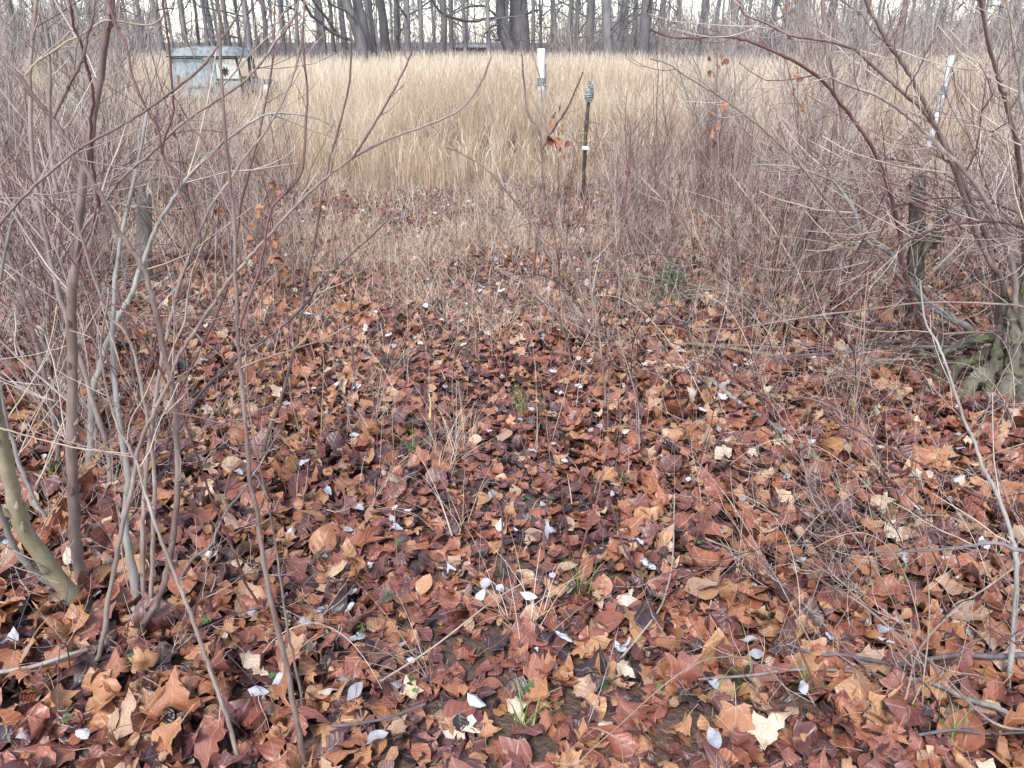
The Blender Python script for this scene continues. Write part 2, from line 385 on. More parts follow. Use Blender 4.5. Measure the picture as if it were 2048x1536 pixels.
# ================================================================== THE GROUND
def grid_ground():
    xs = np.concatenate([[-400, -120, -40, -18], np.arange(-12, 12.01, .15), [18, 40, 120, 400]])
    ys = np.concatenate([[-60, -15, -4], np.arange(-1, 16, .15), [20, 30, 50, 90, 160, 600]])
    X, Y = np.meshgrid(xs, ys); near = np.clip((16-np.hypot(X, Y))/4, 0, 1)
    Z = gz(X, Y)*near; mb = MB(); nx = len(xs)
    i = np.arange(len(ys)-1)[:, None]*nx+np.arange(nx-1)[None]
    mb.add(np.stack([X, Y, Z], -1).reshape(-1, 3), np.stack([i, i+1, i+nx+1, i+nx], -1).reshape(-1, 4))
    return mb.build('ground', M['soil'])
ground = tag(grid_ground(), kind='structure')

def wedge(n, y0, y1, pw=1.0, fx=.72):
    """points over the part of the ground the camera can see, uniform in area"""
    y = np.sqrt(rng.uniform(y0*y0, y1*y1, n)); x = rng.uniform(-1, 1, n)*(fx*y+.45); return x, y
def path_f(x, y):                    # the worn trail from the viewer to the field
    c = -.12+.05*np.sin(y*.9)-.062*np.clip(y-2.5, 0, 9); return np.exp(-((x-c)/(.32+.05*y))**2)
# --- leaf litter: nearest 300 leaves are objects, all others one mass
def ragged(n):
    out = []
    for i in range(n):
        W = mapV*rng.uniform(.75, 1.15, 2)+rng.normal(0, .045, mapV.shape)
        if rng.random() < .45: W[[11, 21], 0] *= 1.7; W[[7, 17], 0] *= 1.25; W[[9, 19], 0] *= .85; W[[12, 22], 0] *= 1.2   # broad, shallow-lobed kind
        if rng.random() < .45: W[:, 0] = np.where(W[:, 0] > .22, .22+(W[:, 0]-.22)*.25, W[:, 0])      # torn or folded-under lobe
        if rng.random() < .3: W[:, 1] = np.where(W[:, 1] > .62, .62+(W[:, 1]-.62)*.3, W[:, 1])
        out.append(curl(W, rng.normal(0, 1)*2.1, rng.normal(0, 1)*1.5, rng.uniform(0, 6.28), rng.normal(0, .35), rng.uniform(.08, .24)))
    return out
V4 = ragged(72); VO = variants(ovV*np.array([1.3, 1]), ovT, 24, 2.2, .2)
def litter():
    mb = MB()
    near = []
    for (y0, y1, dens, lay) in ((1.15, 5.2, 250, (0, 1, 2)), (5.2, 9.4, 180, (0, 1, 2)), (9.4, 15, 32, (0, 1))):
        for l in lay:
            area = .72*(y1*y1-y0*y0)+.9*(y1-y0); n = int(area*dens*(1.7 if l == 0 else 1))
            x, y = wedge(n, y0, y1); pf = path_f(x, y)
            keep = np.ones(n, bool)
            if y0 > 5: keep = (rng.random(n) < (.42+.5*vn(x+9, y, .8)+.3*(np.abs(x+.3) > 1.9))*np.clip(1.25-.10*(y-5), .75, 1))
            if y0 > 9: keep = (x > 1.5+.1*y) | ((x < -2.5) & (rng.random(n) < .4))
            if l == 2: keep &= rng.random(n) > .25*pf
            x, y, pf = x[keep], y[keep], pf[keep]; n = len(x)
            size = np.clip(rng.lognormal(math.log(.079), .38, n), .032, .128)*(1-.55*pf*rng.random(n)); size *= np.clip(1.08-.075*(y-2), .58, 1.08)
            tilt = np.where(l == 0, .2, .5)*(1-.5*pf)
            z = gz(x, y)+.006+l*.014*(1-.5*pf)+rng.random(n)*.014
            tx, ty = rng.normal(0, 1, n)*tilt, rng.normal(0, 1, n)*tilt
            z += size*.22*np.abs(tx)+size*.1*np.abs(ty)
            tone = np.clip(rng.normal(.45+.10*(l-1), .22, n)+.20*(vn(x, y, 1.1)-.5)-.10*pf, .02, 1.0)
            pos = np.stack([x, y, z], 1); az = rng.uniform(0, 6.28, n)
            sel = np.zeros(n, bool)
            if l == 2 and y0 < 2:
                o = np.argsort(y); vis = [i for i in o if abs(x[i]) < .66*y[i]+.25][:300]; sel[vis] = True
                for i in vis: near.append((pos[i], size[i], az[i], tx[i], ty[i], tone[i]))
            q = ~sel
            if 1:
                h = q & (rng.random(n) < (.66 if y0 < 5 else .45)); g_ = q & ~h
                scatter_leaves(mb, mapV, mapT, V4, pos[h], size[h], az[h], tx[h], ty[h], tone[h]); scatter_leaves(mb, ovV, ovT, VO, pos[g_], size[g_], az[g_], tx[g_], ty[g_], tone[g_])
    # small crumbs and narrow leaves between the large ones
    x, y = wedge(9000, 1.15, 6); n = len(x); pf = path_f(x, y); size = rng.uniform(.03, .075, n)
    scatter_leaves(mb, ovV, ovT, VO, np.stack([x, y, gz(x, y)+.03*(1-.4*pf)+rng.random(n)*.02], 1), size, rng.uniform(0, 6.28, n), rng.normal(0, .5, n), rng.normal(0, .5, n), np.clip(rng.normal(.42, .25, n)-.12*pf, 0, 1))
    o = mb.build('leaf_litter', M['leaf'], ground); tag(o, kind='stuff')
    # near leaves: finer meshes, six placements share each shape
    vs2 = []
    for i in range(50):
        W = mapV2*rng.uniform(.75, 1.12, 2)+rng.normal(0, .016, mapV2.shape)
        if rng.random() < .35: W[:, 0] = np.where(W[:, 0] > .22, .22+(W[:, 0]-.22)*.3, W[:, 0])
        if rng.random() < .4: k_ = (np.abs(W[:, 1]-.44) < .14) & (np.abs(W[:, 0]) > .14); W[k_, 0] *= 1.4
        W = curl(W, rng.normal(0, 1)*1.9, rng.normal(0, 1)*1.4, rng.uniform(0, 6.28), rng.normal(0, .35), rng.uniform(.05, .16))
        m_ = MB(); L = np.zeros((len(W), 3)); L[:, :2] = mapV2
        tn = float(np.clip(rng.normal(.52, .2), .05, 1)); m_.add(W, mapT2, tn, L)
        # stalk
        tube(m_, np.array([[0, -.40, 0], [.02, -.62, .03], [.06, -.85, .02]])+np.array([0, 0, W[0][2]]), [.012, .010, .012], 3, .75)
        vs2.append(m_.build('fallen_leaf', M['leaf'], link=False))
    for i, (p, s, a, tx, ty, tn) in enumerate(near):
        inst(vs2[i % 50], ground, tuple(p), (tx, ty, a), float(s))
litter()
# --- silvery leaves, pale side up: all of them pieces of their own
def pale_leaves():
    ps = []
    spots = [(100,1192),(425,1150),(655,1012),(652,1140),(512,1262),(620,1275),(575,1395),(690,1390),(310,1440),(480,975),(1130,1300),(1245,1320),(1270,1110),(1290,1150),(1500,1310),(1510,1340),(1765,1300),(1600,1413),(1490,980),(1800,1140),(1960,1120),(1870,1235),(720,1305),(950,1418),(900,1170),(1000,1085),(790,1080),(1335,960),(1610,1050),(985,1010),(340,1280),(60,1505),(180,1510),(750,1508),(1885,1145),(1440,820),(1650,1300),(1730,1260),(1425,1520),(715,1410),(1060,1225),(1890,925),(1620,905),(1395,795),(1505,765),(850,940),(620,870),(520,1425),(30,1310),(610,960),(1230,1000),(1100,1090),(1935,1290),(1690,1360)]
    for s in spots: ps.append((G(*s), .058))
    x, y = wedge(240, 1.5, 9.5)
    for a, b in zip(x, y): ps.append((np.array([a, b, 0]), rng.uniform(.025, .055)))
    vs = []
    for i in range(24):
        W = (ovV*np.array([rng.uniform(.9, 1.25), 1])); big = i % 8 == 3
        if big: W, T = mapV*rng.uniform(.8, 1., 2), mapT
        else: T = ovT
        base = mapV if big else ovV
        W, T = subdiv(W, T); W2, _ = subdiv(base, mapT if big else ovT)
        W = curl(W, rng.normal(0, 1.5), rng.normal(0, 1.1), rng.uniform(0, 6.28), rng.normal(0, .3), .12); L = np.zeros((len(W), 3)); L[:, :2] = W2
        m_ = MB(); m_.add(W, T, rng.uniform(.1, 1), L); vs.append(m_.build('silvery_leaf', M['pale'], link=False))
    for i, (p, s) in enumerate(ps):
        inst(vs[i % 24], ground, (p[0], p[1], gz(p[0], p[1])+.055+.01*rng.random()), (rng.normal(0, .3), rng.normal(0, .3), rng.uniform(0, 6.28)), float(s*rng.uniform(.8, 1.2)))
pale_leaves()
mb = MB(); x, y = wedge(1200, 1.6, 10.5); n = len(x)
scatter_leaves(mb, ovV, ovT, VO, np.stack([x, y, gz(x, y)+.055], 1), rng.uniform(.022, .05, n), rng.uniform(0, 6.28, n), rng.normal(0, .4, n), rng.normal(0, .4, n), rng.random(n))
tag(mb.build('silvery_leaf_scatter', M['pale'], ground), kind='stuff')

# ================================================================== FIELD OF TALL GRASS
def field_edge(x):                   # distance at which the tall grass begins
    return 9.3+.35*np.sin(x*1.3)+.25*np.sin(x*3.7)+1.4*(vn(x+40, 3.0, 1.7)-.4)+np.where(x > 1.2, np.clip(x-1.2, 0, 3)*.9, 0)+np.where(x < -3.0, .3*np.clip(-x-3.0, 0, 4), 0)
mb = MB()
for (y0, y1, n, wd) in ((9.3, 14, 60000, .0065), (14, 22, 52000, .010), (22, 36, 38000, .018), (36, 50, 15000, .03)):
    y = np.sqrt(rng.uniform(y0*y0, y1*y1, n)); x = rng.uniform(-1, 1, n)*(.74*y)
    e = field_edge(x); k = (y > e+rng.random(n)*.6) & (rng.random(n) < .35+.9*vn(x, y*.6, .9)); x, y, e = x[k], y[k], e[k]; n = len(x)
    # clump the blades into tussocks
    cx, cy = np.floor(x/.38), np.floor(y/.38); hsh = lambda a, b, k: np.modf(np.abs(np.sin(a*12.9898+b*78.233+k)*43758.5453))[0]
    x = x*.55+.45*((cx+hsh(cx, cy, 1))*.38); y = y*.55+.45*((cy+hsh(cx, cy, 2))*.38)
    H = (.62+.50*np.clip((y-e)/7, 0, 1)+.16*(vn(x, y, .45)-.5))*rng.uniform(.6, 1.12, n); H *= 1-.18*np.clip((y-30)/15, 0, 1); H *= np.where(rng.random(n) < .12, rng.uniform(1.1, 1.35, n), 1)*(1+.45*(vn(x+30, y*.8, .22)-.5)); H *= np.clip(.42+.28*(y-e)+.25*rng.random(n), 0, 1)
    H = np.minimum(H, 1.3)
    bend = np.abs(rng.normal(.8, .75, n))+np.where(y-e < 2.5, .5, 0)*rng.random(n); lean = rng.normal(.06, .13, n)
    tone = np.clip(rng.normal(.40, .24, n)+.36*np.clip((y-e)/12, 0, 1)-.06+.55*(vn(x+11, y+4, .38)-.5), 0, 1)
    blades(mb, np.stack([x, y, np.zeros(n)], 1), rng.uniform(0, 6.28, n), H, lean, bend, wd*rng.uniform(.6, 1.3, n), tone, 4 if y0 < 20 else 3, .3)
for (y0, y1, n, wd) in ((9.6, 15, 15000, .009), (15, 26, 12000, .014)):
    y = np.sqrt(rng.uniform(y0*y0, y1*y1, n)); x = rng.uniform(-1, 1, n)*(.74*y); e = field_edge(x); k = (y > e+rng.random(n)) & (rng.random(n) < .2+vn(x, y*.6, .9)); x, y, e = x[k], y[k], e[k]; n = len(x)
    # curled leaves that leave the stalk halfway up
    H = (.30+.34*np.clip((y-e)/7, 0, 1))*rng.uniform(.5, 1.2, n)
    z0 = rng.uniform(.1, .75, n)*(.5+.5*np.clip((y-e)/7, 0, 1))
    blades(mb, np.stack([x, y, z0], 1), rng.uniform(0, 6.28, n), H*.8, rng.uniform(.1, .6, n), rng.uniform(1.6, 3.0, n), wd*rng.uniform(.5, 1.2, n), np.clip(rng.normal(.88, .12, n), 0, 1), 5, .3)
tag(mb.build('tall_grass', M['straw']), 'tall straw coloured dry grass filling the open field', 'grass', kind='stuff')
# short thatch over the trail and under the thickets
mb = MB()
for (y0, y1, n) in ((2.4, 5, 26000), (4.2, 7, 90000), (6.2, 10.8, 92000), (9, 14, 30000)):
    x, y = wedge(n, y0, y1, fx=.68); k = rng.random(len(x)) < (np.clip((y-2.6)/6.0, .10, 1)*(1.7*vn(x+3, y+5, 1.4)**1.6+.12))*np.where(np.abs(x+.3) < 2.6, 1.1, .75); x, y = x[k], y[k]; n = len(x)
    blades(mb, np.stack([x, y, gz(x, y)], 1), rng.uniform(0, 6.28, n), rng.uniform(.08, .34, n)*np.clip(y/8, .6, 1), rng.uniform(.3, 1.5, n), rng.uniform(.2, 1.9, n), rng.uniform(.003, .0065, n)*np.clip(y/8, .8, 1.2), np.clip(rng.normal(.55, .25, n), 0, 1), 4)
x, y = wedge(9000, 1.7, 9.5); k = rng.random(len(x)) < .25+.9*vn(x+7, y+2, 1.1)*np.where(path_f(x, y) > .5, .35, 1); x, y = x[k], y[k]; n = len(x)
ms = MB(); blades(ms, np.stack([x, y, gz(x, y)], 1), rng.uniform(0, 6.28, n), rng.uniform(.08, .46, n)*np.clip(y/4.5, .45, 1), np.abs(rng.normal(0, .25, n)), rng.normal(0, .35, n), rng.uniform(.0014, .0026, n)*np.clip(y/3, .8, 2), np.where(rng.random(n) < .5, rng.uniform(.7, 1, n), rng.uniform(0, .35, n)), 4, .5)
tag(ms.build('dead_stalks', M['thicket']), 'fine dead stalks standing thinly through the leaf litter', 'stalks', kind='stuff')
for _ in range(60):                  # tufts nearer the viewer
    x0, y0 = wedge(1, 1.5, 5); n = rng.integers(10, 34)
    x, y = x0+rng.normal(0, .035, n), y0+rng.normal(0, .035, n)
    blades(mb, np.stack([x, y, gz(x, y)], 1), rng.normal(rng.uniform(0, 6.28), 1.0, n), rng.uniform(.12, .38, n), rng.uniform(.3, 1.1, n), rng.uniform(.3, 1.5, n), rng.uniform(.002, .0038, n), np.clip(rng.normal(.65, .2, n), 0, 1), 5)
tag(mb.build('dry_grass', M['thatch']), 'short curling dry grass growing thin through the leaf litter', 'grass', kind='stuff')

# ================================================================== THE FAR WOOD
def tree_variant(i, R=.16, H=15, lean=(0, 0)):
    t = MB(); c = MB()
    n = 12; z = np.linspace(-.15, H, n); px = lean[0]*z+np.cumsum(rng.normal(0, .05, n)); py = lean[1]*z+np.cumsum(rng.normal(0, .05, n)); px -= px[0]; py -= py[0]
    rr = R*(1-.72*z/H)*(1+.55*np.exp(-np.clip(z, 0, 9)/.35)); pts = np.stack([px, py, z], 1)
    tube(t, pts, rr, 9, rng.uniform(.3, .7))
    for _ in range(16 if R < .3 else 26):
        f = rng.uniform(.10, .95); x = f*(n-1); j = min(int(x), n-2); p = pts[j]+(pts[j+1]-pts[j])*(x-j)
        d = unit(perp(np.array([0, 0, 1.]))+np.array([0, 0, rng.uniform(.0, 1.2)])); L = rng.uniform(1., 4.)*(1.1-.5*f)
        r = min(R*.35, .012*L+.006); q = grow(c, p, d, L, r, r*.3, 6, .16, .05, 4, rng.uniform(.2, .8))
        for _ in range(6):
            k = rng.integers(1, 6); d2 = unit(q[k+1]-q[k] if k < 6 else d); grow(c, q[k], unit(d2+perp(d2)*.9), L*rng.uniform(.25, .6), r*.4, .004, 4, .2, .03, 3, rng.uniform(.2, .9))
    for _ in range(14):              # fine shoots low on the trunk
        p = pts[0]+np.array([0, 0, rng.uniform(.5, 5)]); p[0] += lean[0]*p[2]; p[1] += lean[1]*p[2]
        grow(c, p, unit(perp(np.array([0, 0, 1.]))+np.array([0, 0, .4])), rng.uniform(.5, 2.2), .010, .004, 5, .22, .02, 3, rng.uniform(.3, 1))
    return t.build('trunk', M['trunk'], link=False), c.build('crown', M['trunk'], link=False)
TV = [tree_variant(i, R=1.0*.16, H=rng.uniform(12, 18), lean=(rng.normal(0, .03), rng.normal(0, .03))) for i in range(12)]
def put_tree(x, Y, Rpx_or_r, var, label, group=None, rz=None, lean=0):
    loc = P(x, 95, Y); X = loc[0]
    t = empty('tree', (X, Y, 0), label, 'tree', group, rng.uniform(0, 6.28) if rz is None else rz)
    s = Rpx_or_r/.16; a, b = TV[var]
    inst(a, t, s=(s, s, 1.0)); inst(b, t, s=(1.0, 1.0, 1.0)); t.rotation_euler = (0, lean, t.rotation_euler[2] if lean == 0 else 0)
    return t
edge = [(376,10),(396,6),(417,7),(427,11),(454,7),(463,9),(482,6),(502,12),(516,6),(528,10),(567,8),(595,8),(645,15),(667,8),(689,12),(743,11),(751,7),(768,18),(796,10),(815,13),(843,8),(882,13),(902,9),(932,8),(979,9),(1066,8),(1106,8),(1114,9),(1134,8),(1153,7),(1181,17),(1215,20),(1243,11),(1284,22),(1322,12),(1352,8),(1391,14),(1428,9),(1466,16),(1530,10),(1580,14),(1655,12),(1722,18),(1800,12),(1868,9),(1940,18),(2000,12),(325,12),(290,9),(245,13),(190,9),(150,14),(95,10),(50,16),(10,11),(-60,14),(2080,15),(1010,7)]
edge.sort(); TL = [('the truck', 450), ('the leaning tree', 706), ('the thickest trunk', 1038), ('the wrapped stake', 1178), ('the far right tube', 1890)]
ORD = ['first', 'second', 'third', 'fourth', 'fifth', 'sixth', 'seventh', 'eighth', 'ninth', 'tenth', 'eleventh', 'twelfth', 'thirteenth', 'fourteenth']
for i, (x, wpx) in enumerate(edge):
    Y = rng.uniform(40, 50)
    side = 'left, behind the old truck' if x < 600 else ('middle of the picture' if x < 1100 else 'right, behind the thicket')
    ln, lx = min(TL, key=lambda q: abs(q[1]-x)); k = sum(1 for q in edge if min(lx, x) < q[0] < max(lx, x))
    put_tree(x, Y, wpx/2*Y/FPX*1.0, i % 12, ('slim' if wpx < 8.5 else 'thick' if wpx > 14 else 'medium')+' straight bare tree, '+ORD[min(k, 13)]+(' right of ' if x > lx else ' left of ')+ln, 'straight bare trees along the edge of the field')
n = 0
while n < 236:
    x = rng.uniform(-250, 2300); Y = rng.uniform(52, 120)
    if 340 < x < 1130 and rng.random() < .30: continue
    ln = min(TL, key=lambda q: abs(q[1]-x)); rr = rng.uniform(.05, .13) if 340 < x < 1130 else rng.uniform(.06, .20)
    put_tree(x, Y, rr, int(rng.integers(0, 12)), ('slim' if rr < .12 else 'stout' if rr > .17 else 'middling')+' bare tree deep in the wood, '+('far ' if abs(x-ln[1]) > 120 else 'just ')+('right of ' if x > ln[1] else 'left of ')+ln[0], 'bare trees far back in the wood'); n += 1
def traced_part(mb, pts, w0, w1, Y0, Y1, k=6, tone=.5, per=3, grounded=False, tw=0, L=(.1, .4), **kw):
    """stem through photo pixels pts, w0/w1 px wide, standing Y0..Y1 m ahead"""
    if grounded and Y0 is None: Y0 = G(*pts[0])[1]
    if Y1 is None: Y1 = Y0
    d = np.cumsum([0]+[math.dist(pts[i], pts[i+1]) for i in range(len(pts)-1)]); d = d/d[-1]
    w = [P(px, py, Y0+(Y1-Y0)*q) for (px, py), q in zip(pts, d)]
    if grounded: w[0][2] = float(gz(w[0][0], w[0][1]))-.01
    c = spline(w, per); t = np.linspace(0, 1, len(c)); dist = np.hypot(c[:, 1], EYE-c[:, 2])
    r = (w0+(w1-w0)*t)*.43*dist/FPX; r *= 1+(.05 if w0 < 14 else .025)*rng.normal(0, 1, len(c))
    if len(c) > 6: c[1:-1] += rng.normal(0, 1, (len(c)-2, 3))*np.minimum(r[1:-1, None]*.22, .002 if w0 < 14 else .0012)
    tube(mb, c, r, k, tone)
    return c, r
def big_tree(pts, w0, w1, Y, limbs, label):
    b = P(*pts[0], Y); t = empty('tree', (b[0], Y, 0), label, 'tree')
    def loc(o): o.location = (-b[0], -Y, 0)
    m_ = MB(); base = [(pts[0][0]*1.0, pts[0][1]+35)]
    top = pts[-1]; up = [(top[0]+(top[0]-pts[-2][0])*k, top[1]-110*k) for k in (1, 2, 3)]
    c, r = traced_part(m_, base+pts+up, w0*1.15, w1*.6, Y, Y, 12, .45); loc(m_.build('trunk', M['trunk'], t))
    cr = MB()
    for l, a, b2, yy in limbs:
        q, rr = traced_part(cr, l, a, b2, Y-.3, Y-yy, 6, .3); twigs(cr, q, rr[0], 16, (.4, 1.8), t0=.2, rmin=.010, tone=(.1, .7))
    twigs(cr, c, r[-1], 30, (.8, 3.5), t0=.15, rmin=.012, tone=(.1, .7))
    loc(cr.build('crown', M['trunk'], t))
big_tree([(736,103),(728,66),(721,29),(715,0)], 24, 20, 41, [], 'tree with a thick trunk leaning left behind the one with low forked limbs')
big_tree([(724,100),(718,70),(706,37),(692,0)], 26, 18, 40, [([(705,80),(699,79),(674,69),(655,59),(641,44),(623,32),(616,19),(604,0),(585,-40)], 8, 5, 3), ([(674,69),(668,59),(654,37),(639,19),(626,0),(610,-50)], 7, 4, 3), ([(712,40),(690,20),(668,12),(655,0),(640,-30)], 6, 3, 2)], 'leaning tree with two low dark limbs rising to the left, left of centre')
big_tree([(1020,97),(1006,73),(1002,44),(1000,0)], 22, 20, 42, [([(1000,36),(987,37),(968,38),(954,42),(933,42),(911,37),(894,31),(879,22),(866,3),(850,-30)], 8, 4, 4), ([(998,33),(992,31),(974,15),(963,12),(940,12),(920,20),(905,28),(880,32)], 5, 3, 3), ([(1004,46),(1006,50),(1015,69),(1026,77),(1050,81),(1077,80)], 4, 2, 3), ([(1000,50),(985,52),(975,62),(968,68)], 5, 3, 2)], 'dark crooked tree with a long sagging limb reaching left over the field')
big_tree([(1038,97),(1038,70),(1038,35),(1037,0)], 48, 42, 44, [([(1050,30),(1075,20),(1083,30)], 5, 3, 2)], 'very thick pale grey tree trunk right of the crooked tree')
# underbrush of the wood edge
mb = MB()
for _ in range(6500):
    Y = rng.uniform(44, 70) if rng.random() < .6 else rng.uniform(70, 120); px = rng.uniform(-150, 2200)
    dens = 1 if (px < 330 or px > 1120) else (1 if Y < 66 else 0)
    if rng.random() > dens: continue
    X = (px-1024)/FPX*Y*cp*1.02; h = (rng.uniform(.9, 2.5) if rng.random() < .72 else rng.uniform(3, 7)) if 330 < px < 1120 else rng.uniform(1.2, 3.2)*1.5
    q = grow(mb, (X, Y, 0), (rng.normal(0, .15), rng.normal(0, .15), 1), h, .014+Y*.0001, .006+Y*.0001, 4, .12, 0, 3, rng.uniform(.2, .95))
    for _ in range(3):
        k = rng.integers(1, 4); grow(mb, q[k], unit(q[k+1]-q[k]+perp(np.array([0, 0, 1.]))*.7), h*.35, .010+Y*.00008, .006, 3, .2, 0, 3, rng.uniform(.2, .95))
tag(mb.build('underbrush', M['brush']), 'grey twiggy underbrush along the foot of the far wood', 'underbrush', kind='stuff')

def box(mb, c, s, tone=.5, rot=0, taper=1, shear=(0, 0)):
    x, y, z = s; V = []
    for dz in (-.5, .5):
        k = taper if dz > 0 else 1
        for dx, dy in ((-.5, -.5), (.5, -.5), (.5, .5), (-.5, .5)): V.append((dx*x*k+shear[0]*(dz+.5), dy*y*k, dz*z))
    V = np.array(V); ca, sa = math.cos(rot), math.sin(rot); V[:, :2] = V[:, :2]@np.array([[ca, sa], [-sa, ca]]); V += np.array(c)
    mb.add(V, [(0, 3, 2, 1), (4, 5, 6, 7), (0, 1, 5, 4), (1, 2, 6, 5), (2, 3, 7, 6), (3, 0, 4, 7)], tone)
def bev(o, w_=.01, seg=2):
    m_ = o.modifiers.new('bevel', 'BEVEL'); m_.width = w_; m_.segments = seg; m_.limit_method = 'ANGLE'; return o
# low shed between the trunks
b = P(938, 95, 50); sh = empty('shed', (b[0], 50, 0), 'low dark shed with a pale flat roof between the far trunks', 'shed')
m_ = MB(); box(m_, (0, 0, .6), (2.0, 1.8, 1.2)); m_.build('wall', M['shed'], sh, False)
m_ = MB(); box(m_, (.15, 0, 1.28), (2.3, 2.1, .14)); m_.build('roof', M['shedroof'], sh, False)
m_ = MB(); box(m_, (.2, -.92, .62), (.7, .03, .9)); m_.build('door', M['black'], sh, False)

# ================================================================== DERELICT TRUCK (left, in the field)
TY = 15.0; b = G(440, 300); tx0 = P(345, 180, TY)[0]
tr = empty('truck', (tx0+.03, TY, 0), 'derelict pale blue truck with a torn window half sunk in the tall grass', 'truck', rz=R_(4)); tr.scale = (.76, .8, 1)
def part(name, m, fn, bevw=.015, par=tr, smooth=False):
    q = MB(); fn(q); o = q.build(name, m, par, smooth); 
    if bevw: bev(o, bevw, 3)
    return o
part('side_panel', M['paint'], lambda q: box(q, (.47, 0, .98), (.92, .06, .62)), .02)
part('rear_panel', M['paint'], lambda q: box(q, (.03, .70, .98), (.06, 1.34, .95)), .02)
part('far_side_panel', M['paint'], lambda q: (box(q, (.80, 1.40, .74), (1.5, .05, .45)), box(q, (.2, 1.40, 1.2), (.3, .05, .5)), box(q, (1.45, 1.40, 1.2), (.08, .05, .5))), .015)
part('sill', M['paint'], lambda q: box(q, (.44, -.05, .69), (1.02, .12, .10)), .03)
def roof(q):
    # crowned roof with rolled edges
    nx, ny = 12, 10
    for z0, in ((0,),):
        V = []
        for i in range(nx+1):
            for j in range(ny+1):
                u, v = i/nx*2-1, j/ny*2-1; e = (1-abs(u)**6)*(1-abs(v)**6); V.append((.80+u*(.81-.03*e), .68+v*.72, 1.32+.16*e**.2+.02*(1-u*u)*(1-v*v)))
        F = [(i*(ny+1)+j, (i+1)*(ny+1)+j, (i+1)*(ny+1)+j+1, i*(ny+1)+j+1) for i in range(nx) for j in range(ny)]
        q.add(V, F)
        V2 = [(a, b, c-.02 if c > 1.34 else 1.31) for a, b, c in V]; q.add(V2, [f[::-1] for f in F])
r_ = part('roof', M['roofpaint'], roof, 0, smooth=True)
part('drip_rail', M['black'], lambda q: box(q, (.80, -.10, 1.335), (1.66, .03, .022)), .004)
part('door', M['paint'], lambda q: (box(q, (1.24, 0, .80), (.60, .055, .28)), box(q, (.975, 0, 1.13), (.07, .06, .40))), .012)
fr = part('window_frame', M['black'], lambda q: (box(q, (1.29, -.012, 1.31), (.58, .05, .045)), box(q, (1.575, -.012, 1.13), (.045, .05, .42), shear=(-.07, 0)), box(q, (1.29, -.012, .955), (.60, .05, .03))), .006)
part('windshield_pillar', M['black'], lambda q: (box(q, (1.60, 1.35, 1.13), (.06, .06, .44), shear=(-.06, 0)), box(q, (1.62, .68, .94), (.06, 1.3, .05))), .006)
def pane(q):                          # clouded pane with ragged holes in it
    nx, nz = 22, 16; V = []; F = []
    for i in range(nx+1):
        for j in range(nz+1): V.append((1.02+i/nx*.52, .005, .97+j/nz*.33))
    for i in range(nx):
        for j in range(nz):
            u, v = (i+.5)/nx, (j+.5)/nz
            h1 = math.hypot((u-.38)/.17, (v-.36)/.22)+.35*math.sin(i*2.1+j); h2 = (u > .45 and v > .86-.5*(u-.45)+.1*math.sin(i*1.7)); h3 = abs(v-.12-.5*u)<.03 and u > .5
            if h1 < 1 or h2 or h3: continue
            a = i*(nz+1)+j; F.append((a, a+nz+1, a+nz+2, a+1))
    q.add(V, F)
part('pane', M['pane'], pane, 0, par=fr)
part('seat_back', M['rust_metal'], lambda q: box(q, (.9, .7, .95), (.15, 1.0, .5)), .05)
def hoodf(q):
    nx, ny = 8, 8; V = []
    for i in range(nx+1):
        for j in range(ny+1):
            u, v = i/nx, j/ny*2-1; V.append((1.62+u*.50, .68+v*.58, .94-.03*u-.10*abs(v)**3+.02*(1-v*v)))
    F = [(i*(ny+1)+j, (i+1)*(ny+1)+j, (i+1)*(ny+1)+j+1, i*(ny+1)+j+1) for i in range(nx) for j in range(ny)]
    q.add(V, F); box(q, (1.87, .12, .72), (.50, .03, .34)); box(q, (1.87, 1.24, .72), (.50, .03, .34))
part('hood', M['hood'], hoodf, 0)
part('grille', M['hood'], lambda q: [box(q, (2.13, .68, .45+.07*k), (.03, 1.1, .035)) for k in range(7)], .004)
def fend(q):
    V = []; n = 10
    for i in range(n+1):
        a = math.pi*(.02+.86*i/n); 
        for y in (-.14, .14): V.append((1.90-.42*math.cos(a), y, .40+.40*math.sin(a)))
    q.add(V, [(2*i, 2*i+2, 2*i+3, 2*i+1) for i in range(n)]); 
fo = part('fender', M['hood'], fend, 0); sm_ = fo.modifiers.new('thick', 'SOLIDIFY'); sm_.thickness = .02
f2 = fo.copy(); COL.objects.link(f2); f2.location = (0, 1.36, 0)
def wheel(q):
    for x0 in (0,):
        n = 18; V = []
        prof = [(.17, -.07), (.30, -.09), (.35, -.06), (.35, .06), (.30, .09), (.17, .07)]
        for i in range(n):
            a = 2*math.pi*i/n; V += [(r*math.cos(a), y, r*math.sin(a)) for r, y in prof]
        k = 6; q.add(V, [(i*k+j, ((i+1) % n)*k+j, ((i+1) % n)*k+j+1, i*k+j+1) for i in range(n) for j in range(k-1)])
def rim(q):
    n = 18; V = [(0, -.05, 0)]+[(.175*math.cos(2*math.pi*i/n), -.03, .175*math.sin(2*math.pi*i/n)) for i in range(n)]; q.add(V, [(0, 1+i, 1+(i+1) % n) for i in range(n)])
part('door_handle', M['black'], lambda q: box(q, (1.02, -.05, .90), (.12, .03, .025)), .004)
part('headlight', M['pane'], lambda q: tube(q, [(2.06, .05, .78), (2.15, .05, .78)], .09, 14), 0, smooth=True)
part('headlight', M['pane'], lambda q: tube(q, [(2.06, 1.30, .78), (2.15, 1.30, .78)], .09, 14), 0, smooth=True)
part('belt_moulding', M['roofpaint'], lambda q: box(q, (.46, -.045, .84), (.93, .02, .03)), .004)
